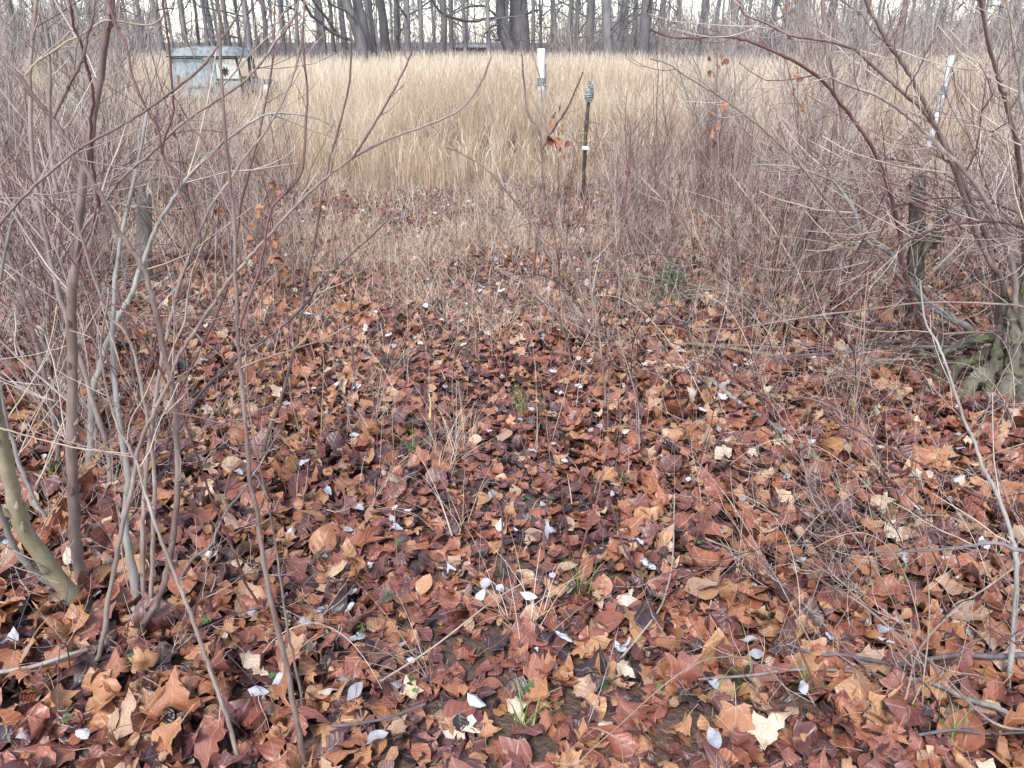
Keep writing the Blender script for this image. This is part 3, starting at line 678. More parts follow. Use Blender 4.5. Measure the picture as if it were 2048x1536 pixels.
part('rusty_patch', M['rust_metal'], lambda q: (box(q, (.62, -.072, .70), (.22, .006, .05)), box(q, (.16, -.034, .95), (.05, .004, .16)), box(q, (.86, -.034, .74), (.07, .004, .11))), 0)
for (x_, y_) in ((1.90, 0), (.30, .02), (1.90, 1.36), (.30, 1.36)):
    q = MB(); wheel(q); wh = q.build('wheel', M['black'], tr); wh.location = (x_, y_, .30); q = MB(); rim(q); q.build('rim', M['rust_metal'], wh)
part('chassis', M['rust_metal'], lambda q: (box(q, (1.1, .35, .45), (2.1, .08, .12)), box(q, (1.1, 1.0, .45), (2.1, .08, .12)), box(q, (.8, .7, .52), (1.6, 1.3, .03))), .01)

# ================================================================== POSTS, TUBES, STAKE
def tree_tube(px, ytop, ybot, Y, wpx, label):
    b = P(px, ytop, Y); t = empty('tree_tube', (b[0], Y, 0), label, 'tree tube', 'white tree shelter tubes in the field')
    r = wpx/2*Y/FPX; q = MB(); n = 12; z = np.linspace(0, b[2], 12); pts = np.stack([.012*np.sin(z*2), 0*z, z], 1)
    tube(q, pts, [r*(1+.03*math.sin(k*2)) for k in range(12)], n, .5, cap=False)
    o = q.build('tube', M['white'], t); s = o.modifiers.new('thick', 'SOLIDIFY'); s.thickness = .004
    q = MB(); box(q, (r+.02, .01, b[2]*.42), (.03, .03, b[2]*.84), .5); q.build('support_stake', M['post'], t, False)
    for k_, (zz, hh) in enumerate(((.66, .05), (.55, .025), (.47, .035))):
        q = MB(); tube(q, np.array([(.012*math.sin(b[2]*zz*2), 0, b[2]*zz-hh), (.012*math.sin(b[2]*zz*2), 0, b[2]*zz+hh)]), r*1.09+.003, 12, .5, cap=False); q.build('dirt_band', M['cloth'] if k_ == 0 else M['grimy'], t)
    q = MB(); box(q, (.012, 0, b[2]*.62), (2*r+.05, 2*r+.01, .02)); bev(q.build('tie', M['cloth'], t, False), .004)
    return t
tree_tube(1082, 97, 235, 14.2, 14, 'tall white tree tube standing in the straw grass right of centre')
tt = tree_tube(1893, 111, 235, 12.6, 10, 'white tree tube seen through branches at the far right, slightly leaning'); tt.rotation_euler = (0, R_(3), 0)
tt['group'] = 'white tree shelter tubes in the field'
# stake with wrapped top
g = P(1166, 390, 8.9); st = empty('stake', (g[0], 8.9, 0), 'thin dark green stake with a grey wrapped top and a white tie', 'stake')
def local(o, e): o.location = tuple(-v for v in e.location); return o
q = MB(); traced_part(q, [(1163,425),(1166,390),(1168,340),(1170,300),(1174,240),(1179,185)], 9, 8, 8.9, 8.9, 8, .5); local(q.build('pole', M['stake'], st), st)
q = MB(); c_, r_2 = traced_part(q, [(1177,200),(1178,192),(1180,183),(1181,175),(1181,170)], 10, 8, 8.88, 8.88, 9, .5, per=4)
wrap = local(q.build('tape_wrap', M['cloth'], st), st)
q = MB(); p0 = P(1177, 200, 8.88)
for k in range(9):                    # wound, bulging turns
    p1 = P(1177.5+.45*k, 201-3.6*k, 8.88); rr_ = [.030,.036,.040,.040,.036,.038,.034,.026,.018][k]; a = np.linspace(0, 6.28, 13)
    tube(q, np.stack([p1[0]+rr_*np.cos(a), p1[1]+rr_*np.sin(a), p1[2]+.006*np.sin(a+k)], 1), .012, 5, .5)
local(q.build('tape_winding', M['cloth'], st), st)
q = MB(); pt = P(1181, 168, 8.88)
for k in range(3): grow(q, pt+np.array([.006*(k-1), 0, -.02]), (rng.normal(0, .2), 0, 1), .05, .004, .002, 3, .1, 0, 4)
local(q.build('splintered_tip', M['dark'], st), st)
q = MB(); c0 = P(1171, 296, 8.88); box(q, c0, (.07, .06, .036)); local(bev(q.build('white_tie', M['whitetie'], st, False), .008), st)
q = MB(); c0 = P(1173, 245, 8.88); tube(q, [c0+np.array([-.03, 0, 0]), c0, c0+np.array([.06, 0, .006]), c0+np.array([.14, 0, -.02])], .005, 5, .4); tube(q, [c0+np.array([0, 0, -.012]), c0+np.array([0, 0, .012])], .03, 8, .4); local(q.build('wire', M['dark'], st), st)
# old posts
def ragged_post(name, px, ytop, ybot, wpx, label, m, rz, flutes=.12, lean=(0, 0), cat='post', rough=.04):
    b = G(px, ybot); Y = b[1]; top = P(px, ytop, Y)[2]; lean = ((P(px+lean[0]*.6, ytop, Y)[0]-b[0])/top, 0); t = empty(name, (b[0], Y, 0), label, cat)
    r0 = wpx/2*Y/FPX; n, K = 22, 24; V = []
    for i in range(n+1):
        z = top*i/n-.05; 
        for j in range(K):
            a = 2*math.pi*j/K; rr = r0*(1+flutes*math.sin(3*a+1+z*2)+flutes*.6*math.sin(7*a+2.3*z)+rough*rng.normal()+.12*math.exp(-max(z, 0)/.12)-.08*i/n)
            zz = z+(top*.06*rng.normal() if i == n else 0); V.append((rr*math.cos(a)+lean[0]*z, rr*math.sin(a)*.8+lean[1]*z, zz))
    q = MB(); q.add(V, [(i*K+j, i*K+(j+1) % K, (i+1)*K+(j+1) % K, (i+1)*K+j) for i in range(n) for j in range(K)]); q.build('shaft', m, t)
    q = MB(); zc = top-.03; Vc = [(V[n*K+j][0]*.97, V[n*K+j][1]*.97, V[n*K+j][2]-.004) for j in range(K)]+[(lean[0]*top, lean[1]*top, zc-.02)]; q.add(Vc, [(j, (j+1) % K, K) for j in range(K)]); q.build('top_end', M['endgrain'] if cat == 'post' and m is M['post'] else M['dark'], t)
    return t, r0, top
ragged_post('fence_post', 288, 370, 585, 32, 'weathered grey round post cut flat, in the left thicket', M['post'], 0, .04, rough=.02)
rp, r0, top = ragged_post('rotten_post', 1828, 342, 640, 31, 'dark rotten post with moss and split bark in the right thicket', M['rot'], 0, .2, (9, 0), rough=.07)
for k in range(7):                    # strips of loose bark
    a = rng.uniform(3.4, 6.0); z = rng.uniform(.25, .95)*top; q = MB()
    p = np.array([r0*1.08*math.cos(a), r0*.9*math.sin(a), z]); L = rng.uniform(.1, .25)
    s_ = np.array([-math.sin(a), math.cos(a), 0])*.02; o_ = np.array([math.cos(a), math.sin(a), 0])
    V = []
    for t in np.linspace(0, 1, 5): c = p-np.array([0, 0, L*t])+o_*.03*t*t; V += [c-s_, c+s_]
    q.add(V, [(2*i, 2*i+1, 2*i+3, 2*i+2) for i in range(4)]); o = q.build('bark_strip', M['rot'], rp); sdm = o.modifiers.new('thick', 'SOLIDIFY'); sdm.thickness = .006
# broken pale stub on the trail
g = G(862, 912); sb = empty('broken_sapling', g, 'snapped sapling stub with pale yellow split wood on the trail', 'stub')
q = MB(); traced_part(q, [(862,912),(861,870),(860,835)], 7, 7, g[1], g[1], 6); local(q.build('stem', M['mauve'], sb), sb)
q = MB(); traced_part(q, [(860,838),(861,815),(860,795),(858,787)], 7, 3, g[1], g[1], 5); local(q.build('split_end', M['yellowwood'], sb), sb)

# ================================================================== TRACED SHRUBS AND SAPLINGS
DEAD = []
for k in range(10):
    W, T = subdiv(ovV*np.array([1.35, 1]), ovT); W2, _ = subdiv(ovV, ovT); W = curl(W, rng.normal(0, 1.6), rng.normal(0, .9), rng.uniform(0, 6.28), rng.normal(0, .4), .1)
    L = np.zeros((len(W), 3)); L[:, :2] = W2; q = MB(); q.add(W, T, rng.uniform(0, 1), L); DEAD.append(q.build('dead_leaf', M['rust'], link=False))
def dead_leaves(parent, spots, Y, size=.07):
    for (x, y) in spots:
        p = P(x, y, Y)-np.array(parent.location)
        inst(DEAD[rng.integers(0, 10)], parent, tuple(p), (R_(90)+rng.normal(0, .5), rng.normal(0, .4), rng.uniform(0, 6.28)), float(size*rng.uniform(.7, 1.3)))
def plant(name, label, cat, stems, group=None, basept=None, pname='stem'):
    """stems: (pts, w0, w1, Y0, Y1, material, n_twigs, (Lmin, Lmax), grounded)"""
    s0 = stems[0]; b = P(*s0[0][0], s0[3] if s0[3] else G(*s0[0][0])[1]) if not basept else basept
    if s0[3] is None and not basept: b = G(*s0[0][0])
    e = empty(name, (b[0], b[1], 0), label, cat, group)
    for s in stems:
        pts, w0, w1, Y0, Y1, m, nt_, L = s[:8]; gr = s[8] if len(s) > 8 else Y0 is None
        q = MB(); tn = rng.uniform(.2, .8); c, r = traced_part(q, pts, w0, w1, Y0, Y1, 8 if w0 > 9 else 5, tn, per=5, grounded=gr); knobs(q, c, r, 3+len(pts), tn)
        o = q.build(pname, M[m], e); local(o, e)
        if nt_:
            q = MB(); twigs(q, c, r[0], nt_, L, t0=.18, rmin=.0010)
            tw = tag(q.build('twigs', M['tan' if m in ('grey', 'tan') else ('thicket' if m != 'red' else 'red')], o), kind='stuff')
    return e
A = plant('shrub', 'large multi-stemmed bare shrub with speckled mauve stems, nearest on the left', 'shrub', [
 ([(190,1228),(140,1185),(75,1100),(40,1040),(20,960),(5,880),(-12,800),(-40,640)], 42, 24, None, 1.72, 'olive', 2, (.1, .4)),
 ([(175,1195),(156,1122),(147,1007),(143,880),(145,700),(143,593),(154,504),(164,376),(181,273),(191,205),(205,120),(219,34),(228,-60)], 27, 13, None, 2.0, 'mauve', 16, (.08, .6)),
 ([(269,1305),(290,1244),(317,1198),(336,1133),(345,1083),(355,988),(353,862),(345,790),(340,747),(322,672),(308,611),(294,557),(272,511),(236,461),(222,427),(195,379),(161,325),(126,270),(106,236),(82,212),(41,157),(0,113),(-40,60)], 15, 9, None, 1.75, 'mauve', 16, (.08, .5)),
 ([(107,234),(130,184),(154,140),(167,109),(174,75),(186,27),(188,-40)], 9, 6, 1.75, 1.8, 'mauve', 5, (.08, .3), False),
 ([(187,1351),(202,1293),(217,1198),(236,1095),(259,996),(279,890),(304,833),(340,761),(354,722),(383,672),(412,629),(447,575),(480,536),(508,504),(548,461),(600,403),(644,362),(703,318),(764,284),(839,256),(897,232),(928,212),(959,171),(983,113)], 12, 4, None, 1.75, 'mauve', 9, (.06, .3)),
 ([(703,318),(726,284),(750,246),(778,198),(798,161),(819,116),(824,99)], 6, 3, 1.71, 1.75, 'red', 3, (.04, .12), False),
 ([(290,1240),(285,1100),(288,1000),(304,850),(322,718),(335,665),(347,611),(365,547),(387,497),(420,417),(458,362),(495,307),(533,260),(567,198),(588,147),(601,89),(608,51)], 11, 4, None, 2.2, 'mauve', 12, (.08, .4)),
 ([(400,480),(379,427),(362,393),(352,355),(325,308),(318,263),(290,212),(263,147),(253,89),(232,51),(212,-10)], 6, 5, 1.72, 1.7, 'red', 8, (.05, .3), False),
 ([(200,420),(185,330),(181,239),(188,198),(174,137),(161,82),(147,51),(138,-20)], 7, 6, 1.9, 1.8, 'red', 6, (.05, .3), False),
 ([(-30,500),(0,448),(34,407),(72,369),(116,332),(171,290),(239,253),(290,222),(342,185),(393,144),(424,109),(441,82),(472,34),(490,-20)], 8, 4, 1.7, 1.6, 'mauve', 7, (.06, .3), False),
 ([(154,500),(164,461),(205,410),(246,355),(301,308),(342,267),(379,236),(427,205),(478,171),(513,137),(547,92),(588,34),(600,-20)], 8, 4, 2.0, 1.7, 'mauve', 9, (.06, .35), False),
 ([(325,308),(328,280),(345,232),(345,188),(337,85),(325,0),(320,-40)], 5, 5, 1.71, 1.6, 'red', 4, (.05, .2), False),
 ([(153,1202),(107,1171),(69,1145),(30,1095),(0,1022),(-40,940)], 17, 13, None, 1.9, 'grey', 2, (.1, .3)),
 ([(301,1263),(305,1103),(309,950),(297,855),(286,790),(269,708),(247,661),(218,629),(190,560),(150,430),(120,300)], 10, 5, None, 1.8, 'mauve', 9, (.06, .4)),
 ([(278,1228),(262,1120),(250,1050),(255,960),(240,850),(225,700),(235,520),(270,350),(300,200)], 20, 6, None, 2.3, 'grey', 10, (.08, .5)),
 ([(300,1245),(347,1179),(381,1122),(420,1091),(450,1026),(492,973),(560,860)], 8, 5, None, 2.3, 'grey', 6, (.06, .3)),
 ([(51,150),(75,123),(113,99),(137,82),(161,72),(212,41),(267,48),(308,48),(335,20)], 6, 4, 1.9, 2.0, 'tan', 5, (.05, .3), False),
 ([(-40,840),(0,856),(61,873),(143,894),(193,901),(258,908)], 5, 3, 1.75, 1.75, 'tan', 3, (.04, .2), False)])
S = plant('shrub', 'grey barked leaning shrub behind the nearest one on the left', 'shrub', [
 ([(176,960),(183,837),(183,790),(200,737),(215,683),(243,622),(265,586),(276,547),(297,497),(314,451),(342,407),(369,362),(393,335),(427,301),(461,273),(506,243),(533,229),(581,227),(632,236),(666,253)], 16, 3, None, 3.0, 'grey', 16, (.1, .7)),
 ([(145,1080),(115,1057),(84,1026),(57,973),(29,897),(5,800),(-10,640),(30,400)], 12, 7, None, 2.6, 'grey', 12, (.1, .6)),
 ([(225,1010),(215,900),(160,720),(110,560),(70,360),(60,150),(75,-20)], 13, 7, None, 2.8, 'mauve', 18, (.1, .8)),
 ([(120,960),(105,820),(60,640),(20,520),(-30,380)], 13, 7, None, 2.9, 'mauve', 12, (.1, .8)),
 ([(60,830),(90,640),(120,460),(100,280),(98,100),(70,-20)], 12, 6, None, 3.4, 'mauve', 16, (.1, .8)),
 ([(330,940),(345,820),(400,700),(460,560),(480,420),(520,260),(545,120),(550,0)], 7, 4, None, 3.2, 'red', 10, (.1, .5))])
S2 = plant('sapling', 'thin two-forked sapling whose stem crosses the litter left of centre', 'sapling', [
 ([(614,1545),(595,1446),(572,1332),(546,1217),(527,1122),(511,1007),(501,969),(490,844),(481,736),(476,665),(471,557),(469,450),(461,376),(451,273),(444,171),(441,85),(437,0),(436,-50)], 13, 5, None, 1.5, 'mauve', 12, (.05, .3)),
 ([(478,663),(480,650),(498,593),(519,536),(530,478),(543,417),(581,376),(605,335),(612,239),(615,191),(608,109),(605,68),(612,-20)], 8, 4, 1.42, 1.6, 'red', 8, (.05, .25), False),
 ([(482,735),(537,715),(591,697),(645,679),(700,650)], 5, 3, 1.41, 1.6, 'tan', 3, (.04, .15), False),
 ([(488,860),(400,835),(330,822),(270,800)], 4, 2, 1.4, 1.4, 'red', 1, (.04, .1), False)])
plant('sapling', 'thin brown sapling leaning left, rooted at the bottom edge left of centre', 'sapling', [
 ([(480,1545),(458,1446),(431,1370),(404,1293),(374,1210),(343,1133),(313,1053),(286,973),(276,933),(254,887),(236,855),(215,783),(202,715),(204,665),(215,604),(217,575)], 10, 4, None, 1.5, 'mauve', 8, (.05, .25)),
 ([(254,887),(262,840),(290,790),(310,740)], 4, 3, 1.44, 1.5, 'tan', 1, (.04, .1), False)])
plant('sapling', 'straight thin stem close beside the two-forked sapling', 'sapling', [
 ([(610,1442),(595,1350),(580,1286),(568,1209),(553,1103),(538,1019),(523,950),(500,830),(492,700),(500,560)], 7, 3, None, 1.6, 'mauve', 10, (.04, .15))])
plant('sapling', 'slender red stem sloping from the litter up to the left', 'sapling', [
 ([(553,1267),(523,1217),(488,1160),(458,1076),(427,1007),(401,933),(376,862),(344,790),(315,729),(286,683),(250,622),(200,600),(179,582),(154,536),(132,504),(111,461)], 6, 4, None, 1.8, 'red', 8, (.05, .3))])
SB = plant('sapling', 'slim sapling with rust leaves at the left edge of the trail', 'sapling', [
 ([(520,935),(537,862),(559,808),(573,754),(591,693),(602,629),(609,579),(623,514),(627,496),(644,393),(658,325),(682,239),(699,164),(701,79),(701,30)], 9, 4, None, 2.7, 'mauve', 10, (.05, .3))])
dead_leaves(SB, [(560,520),(567,545)], 2.6, .05)
plant('sapling', 'dark grey sapling leaning far right over the trail', 'sapling', [
 ([(330,905),(400,790),(450,740),(483,708),(551,665),(609,611),(645,561),(700,511),(740,475),(778,438)], 8, 3, None, 2.4, 'dark', 6, (.05, .3))])
CL = plant('sapling', 'small sapling with limp rust leaves left of the trail', 'sapling', [([(712,800),(706,720),(700,650),(704,590)], 5, 3, None, None, 'mauve', 4, (.05, .15))])
dead_leaves(CL, [(692,628),(700,645),(688,640),(712,612),(706,590),(690,762),(694,660),(684,615),(716,640),(720,600),(698,700),(686,590)], 3.5, .055)
F1 = plant('sapling', 'forked sapling in front of the white tree tube', 'sapling', [
 ([(1062,560),(1079,451),(1089,410),(1085,342),(1079,260),(1058,232),(1048,164),(1041,82)], 8, 3, None, None, 'mauve', 6, (.1, .5)),
 ([(1079,260),(1084,210),(1079,154),(1061,92)], 4, 3, 5.5, 5.5, 'mauve', 2, (.1, .3), False),
 ([(1083,300),(1105,262),(1133,219),(1154,174),(1166,144)], 5, 3, 5.5, 5.5, 'red', 3, (.1, .3), False)])
dead_leaves(F1, [(1120,218),(1108,232),(1104,250),(1115,270),(1118,285),(1112,292),(1121,300),(1134,290),(1100,283),(1130,315),(1124,262)], 5.45, .07)
F2 = plant('shrub', 'leaning shrub with straight brown stems right of the trail', 'shrub', [
 ([(1168,696),(1148,631),(1124,570),(1103,518),(1079,477),(1061,444),(1010,379),(969,335),(918,304),(890,295)], 9, 3, None, None, 'mauve', 14, (.1, .6)),
 ([(1144,734),(1127,662),(1093,604),(1052,570),(1030,510),(990,440),(950,400)], 6, 3, None, None, 'mauve', 10, (.1, .5)),
 ([(1176,700),(1168,610),(1140,520),(1110,440),(1090,360),(1075,280)], 8, 3, None, None, 'mauve', 12, (.1, .5)),
 ([(1213,826),(1206,740),(1196,655),(1180,560),(1190,470),(1215,380)], 7, 3, None, None, 'mauve', 12, (.1, .5)),
 ([(1185,705),(1210,600),(1240,480),(1256,340),(1262,250)], 6, 3, None, None, 'red', 12, (.1, .5)),
 ([(1170,700),(1100,620),(1040,560),(1000,540)], 5, 2, None, None, 'tan', 5, (.1, .3))])
Rg = plant('shrub', 'big arching shrub growing from a mossy base at the right edge', 'shrub', [
 ([(2024,782),(2032,720),(2030,650),(2030,561),(2018,510),(2005,475),(1968,394),(1921,332),(1888,303),(1848,263),(1822,237),(1771,201),(1742,186),(1700,172),(1650,150)], 15, 5, None, 3.3, 'mauve', 26, (.15, 1.0)),
 ([(1990,740),(1995,640),(1980,500),(1957,438),(1921,347),(1881,270),(1848,223),(1811,190),(1775,157),(1738,124),(1709,99),(1665,84),(1621,77),(1578,69),(1534,47),(1497,33),(1479,11)], 11, 4, None, 3.3, 'mauve', 26, (.15, .9)),
 ([(2010,745),(2010,640),(2005,565),(1977,518),(1937,421),(1910,340),(1884,278),(1859,226),(1833,175),(1804,124),(1775,84),(1753,44),(1735,11),(1725,-40)], 13, 7, None, 3.4, 'mauve', 24, (.15, .9)),
 ([(1870,705),(1830,620),(1801,507),(1800,471),(1786,409),(1771,354),(1749,303),(1720,256),(1683,208),(1647,164),(1603,131),(1563,110),(1519,91),(1475,77),(1439,73),(1373,76),(1329,71),(1300,58)], 11, 4, None, 3.8, 'red', 22, (.12, .7)),
 ([(1950,705),(1937,658),(1898,636),(1859,608),(1816,561),(1801,529),(1773,500),(1730,479),(1709,424),(1687,387),(1665,362),(1629,347),(1578,332),(1504,330)], 18, 3, None, 4.2, 'grey', 18, (.12, .7)),
 ([(1900,700),(1830,600),(1750,500),(1705,456),(1654,398),(1592,321),(1519,252),(1446,197),(1373,153),(1337,128),(1300,117)], 8, 3, None, 3.9, 'mauve', 18, (.1, .5)),
 ([(2045,730),(2050,600),(2048,450),(2041,350),(2030,274),(2012,204),(1998,164),(1976,84),(1960,0),(1955,-40)], 13, 7, None, 3.0, 'mauve', 26, (.15, .8)),
 ([(2055,640),(2048,615),(1995,608),(1887,604),(1816,608),(1708,622),(1601,636),(1511,651),(1457,658),(1386,658)], 6, 3, 3.3, 3.6, 'mauve', 12, (.08, .3), False),
 ([(2020,700),(2002,683),(1923,686),(1816,686),(1744,690),(1672,712),(1601,744)], 13, 4, 3.9, 4.0, 'moss', 12, (.08, .4), False),
 ([(2025,730),(1900,716),(1800,722),(1700,745),(1650,770)], 9, 3, 3.7, 3.8, 'moss', 14, (.08, .4), False),
 ([(2070,700),(2060,500),(2075,330),(2040,180),(2055,60),(2050,-40)], 12, 6, 3.2, 3.0, 'grey', 22, (.15, .8), False)])
# mossy gnarled base of that shrub: fluted buttress stems
q = MB()
for pts, w0, w1 in (([(2005,790),(2030,730),(2032,660),(2036,560)], 46, 16), ([(1900,735),(1950,720),(1990,690),(2010,600)], 30, 12), ([(1930,770),(1980,740),(2025,700)], 34, 26), ([(2045,785),(2050,700),(2046,620),(2060,520)], 34, 14), ([(1975,780),(1990,720),(2000,650)], 24, 12), ([(1880,700),(1930,690),(1985,672)], 20, 16)):
    c, r = traced_part(MB(), pts, w0*1.1, w1*1.1, 3.6 if pts[0][1] < 760 else 3.4, 3.6, 9, .5, per=6); r = r*(1+.16*np.sin(np.arange(len(r))*1.9)+.10*rng.normal(0, 1, len(r))); r[0] *= .4; c[0][2] = -.05; c[1:, :] += rng.normal(0, .006, (len(c)-1, 3)); tube(q, c, r, 11, rng.uniform(.2, .7))
mo = local(q.build('mossy_base', M['moss'], Rg), Rg)
tx_ = bpy.data.textures.new('bark_relief', 'CLOUDS'); tx_.noise_scale = .035; tx_.noise_depth = 3
sb_ = mo.modifiers.new('sub', 'SUBSURF'); sb_.levels = sb_.render_levels = 2; dm = mo.modifiers.new('relief', 'DISPLACE'); dm.texture = tx_; dm.strength = .045; dm.mid_level = .5
R5 = plant('sapling', 'straight mauve stem rising behind the arching shrub', 'sapling', [
 ([(1768,585),(1749,493),(1727,402),(1702,329),(1691,274),(1683,219),(1665,146),(1651,73),(1645,-20)], 13, 8, None, None, 'mauve', 22, (.2, .9))])
plant('sapling', 'dark red whip slanting right in front of the right thicket', 'sapling', [
 ([(1654,742),(1665,679),(1680,622),(1708,579),(1740,518),(1755,479),(1780,432),(1794,407)], 6, 4, None, 3.6, 'red', 5, (.1, .3))])
plant('sapling', 'pale grey-green crooked stem at the lower right edge', 'sapling', [
 ([(2017,1385),(2029,1236),(2033,1122),(2021,1064),(1998,996),(1979,958),(1966,937),(1945,876),(1930,844),(1905,770),(1880,697),(1850,640),(1840,560)], 12, 4, None, 1.9, 'grey', 12, (.08, .4)),
 ([(2062,1105),(2048,1103),(1998,1087),(1960,1089),(1884,1099),(1808,1103),(1712,1106),(1686,1127)], 11, 3, 1.62, 1.75, 'dark', 7, (.06, .25), False)])
def fallen(label, pts, w0, w1, Y0, Y1, m, nt_=5, L=(.05, .25), lift=.035, name='fallen_branch'):
    w = []
    if Y0 is None:
        pw = [G(*p) for p in pts]; 
        for p in pw: p[2] = gz(p[0], p[1])+lift+.02*rng.random()
    else:
        d = np.linspace(0, 1, len(pts)); pw = [P(*p, Y0+(Y1-Y0)*k) for p, k in zip(pts, d)]
    c = spline(pw, 4); t = np.linspace(0, 1, len(c)); dist = np.hypot(c[:, 1], EYE-c[:, 2]); r = (w0+(w1-w0)*t)*.5*dist/FPX*(1+.06*rng.normal(0, 1, len(c)))
    e = empty(name, tuple(pw[0]), label, 'branch'); q = MB(); tube(q, c, r, 7, rng.uniform(.3, .7)); local(q.build('stem', M[m], e), e)
    if nt_: q = MB(); twigs(q, c, r[0], nt_, L, up=.02); tag(local(q.build('twigs', M[m], e), e), kind='stuff')
fallen('wavy dark grey branch lying over the leaves at the lower right', [(2070,1356),(2048,1354),(1979,1354),(1922,1347),(1884,1350),(1846,1360),(1800,1366),(1731,1358),(1674,1352),(1625,1349),(1564,1331)], 13, 5, None, None, 'dark', 8, lift=.07)
fallen('grey-green branch below the wavy dark one at the lower right', [(2060,1518),(1998,1461),(1922,1427),(1846,1400),(1770,1385),(1693,1373),(1579,1373),(1503,1381),(1392,1394)], 12, 4, None, None, 'grey', 10, lift=.05)
fallen('long thin brown twig running diagonally to the bottom right corner', [(1579,1148),(1640,1202),(1712,1255),(1781,1316),(1846,1389),(1922,1484),(1979,1526),(2060,1530)], 5, 5, None, None, 'mauve', 8, (.05, .2), .10)
fallen('straight brown twig left of the long diagonal one', [(1407,1110),(1495,1152),(1564,1202),(1625,1267),(1693,1350),(1740,1400)], 4, 4, None, None, 'mauve', 6, (.05, .2), .08)
fallen('reddish twig pair sloping down to the right edge', [(1640,900),(1720,950),(1789,992),(1846,1026),(1922,1068),(1998,1114),(2060,1150)], 5, 6, None, None, 'red', 9, (.06, .3), .16)
fallen('thin dark twig along the bottom right edge', [(1823,1518),(1900,1508),(1960,1510),(2060,1506)], 6, 5, None, None, 'dark', 5, (.05, .2), .06)
fallen('yellowish twig slanting through the lower right tangle', [(2060,1172),(1960,1232),(1903,1270),(1823,1366),(1789,1484)], 4, 4, None, None, 'tan', 6, (.05, .2), .12)
fallen('grey stick ending under leaves at the left edge', [(-20,1392),(57,1387),(107,1375),(153,1362),(185,1345)], 9, 7, None, None, 'grey', 1, (.04, .1), .05, 'stick')
fallen('dark stick curving at the bottom centre', [(670,1495),(700,1494),(776,1469),(853,1438)], 7, 5, None, None, 'dark', 1, (.03, .08), .06, 'stick')
fallen('pale straight straw twig across the middle of the litter', [(765,1408),(872,1335),(986,1248),(1062,1198)], 4, 3, None, None, 'tan', 1, (.03, .1), .07, 'stick')
fallen('thin curved pale twig right of centre', [(1242,1351),(1310,1263),(1329,1217),(1341,1160),(1347,1010)], 4, 3, None, None, 'tan', 2, (.03, .1), .07, 'stick')
fallen('mossy branch lying across right of the cedar seedling', [(1137,583),(1213,582),(1281,590),(1350,599),(1397,608),(1443,615),(1486,636)], 5, 8, None, None, 'olive', 6, (.1, .3), .10)
fallen('curved green-grey branch on the leaves before the right thicket', [(1361,704),(1450,715),(1511,726),(1572,740)], 8, 10, None, None, 'olive', 4, (.08, .2), .05)
fallen('grey rotting branch running down the litter right of centre', [(1397,776),(1422,790),(1468,823),(1529,858),(1560,885)], 10, 9, None, None, 'grey', 4, (.06, .2), .05)
fallen('short thick broken stick right of centre', [(1600,915),(1632,950),(1672,982)], 13, 16, None, None, 'olive', 1, (.05, .1), .05, 'stick')
fallen('black stick in the litter inside the right thicket', [(1645,565),(1680,558),(1712,552)], 9, 7, None, None, 'dark', 1, (.05, .1), .08, 'stick')
# sticks heaped round the mossy base
for k in range(26):
    x, y = rng.uniform(1620, 1980), rng.uniform(650, 800); p = G(x, y); a = rng.normal(0, .45)+(math.pi if rng.random() < .5 else 0); L = rng.uniform(.3, 1.0)
    e = empty('stick', (p[0], p[1], 0), ['grey', 'olive', 'mauve', 'dark'][k % 4]+(' long' if L > .65 else ' short')+' stick in the heap '+where(p[0], p[1]), 'stick', 'sticks heaped beside the mossy shrub base')
    q = MB(); c = grow(q, (0, 0, rng.uniform(.05, .25)), (math.cos(a), math.sin(a), rng.normal(0, .12)), L, rng.uniform(.004, .010), .002, 6, .1, -.01, 5, rng.random()); twigs(q, c, .006, 4, (.06, .25), up=0)
    q.build('stem', M[['grey', 'moss', 'mauve', 'dark'][k % 4]], e)

# ================================================================== THICKETS (copied shrubs)
def stem_variant(H, nt_, m='thicket', r=.006, wig=.09, L=(.1, .6)):
    q = MB(); c = grow(q, (0, 0, -.01), (rng.normal(0, .05), rng.normal(0, .05), 1), H, r, r*.35, 9, wig, .02, 5, rng.uniform(.1, .9))
    s = q.build('stem', M[m], link=False); q = MB(); twigs(q, c, r, nt_, L, t0=.12, tone=(0, 1), ang=.6, sub=.6, rmin=.0014); t = tag(q.build('twigs', M[m], link=False), kind='stuff'); return s, t
SV = [stem_variant(rng.uniform(1.2, 1.9), 17, ['thicket', 'thicket', 'red', 'mauve'][i % 4]) for i in range(14)]
SV2 = [stem_variant(rng.uniform(1.8, 2.9), 40, ['thicket', 'grey', 'thicket', 'mauve'][i % 4], .011, .10, (.2, 1.0)) for i in range(10)]
def thicket_shrub(x, y, vs, n, s, label, group, spread=.32):
    e = empty('shrub', (x, y, float(gz(x, y))), label, 'shrub', group); hues = set()
    if 'against' not in label: e['label'] = ('dense ' if n*s > 5.2 else 'slight ')+('tall ' if vs is SV2 else '')+'bare shrub '+where(x, y)
    for _ in range(n):
        a, b = vs[rng.integers(0, len(vs))]; th = rng.uniform(0, 6.28); tl = abs(rng.normal(0, spread))
        o = inst(a, e, (rng.normal(0, .06), rng.normal(0, .06), 0), (math.cos(th)*tl, math.sin(th)*tl, rng.uniform(0, 6.28)), float(s*rng.uniform(.6, 1.1)))
        inst(b, o)
LT = ('thin-stemmed bare shrub in the tangle left of the trail', 'bare shrubs of the left thicket')
RT = ('thin-stemmed bare shrub in the tangle right of the trail', 'bare shrubs of the right thicket')
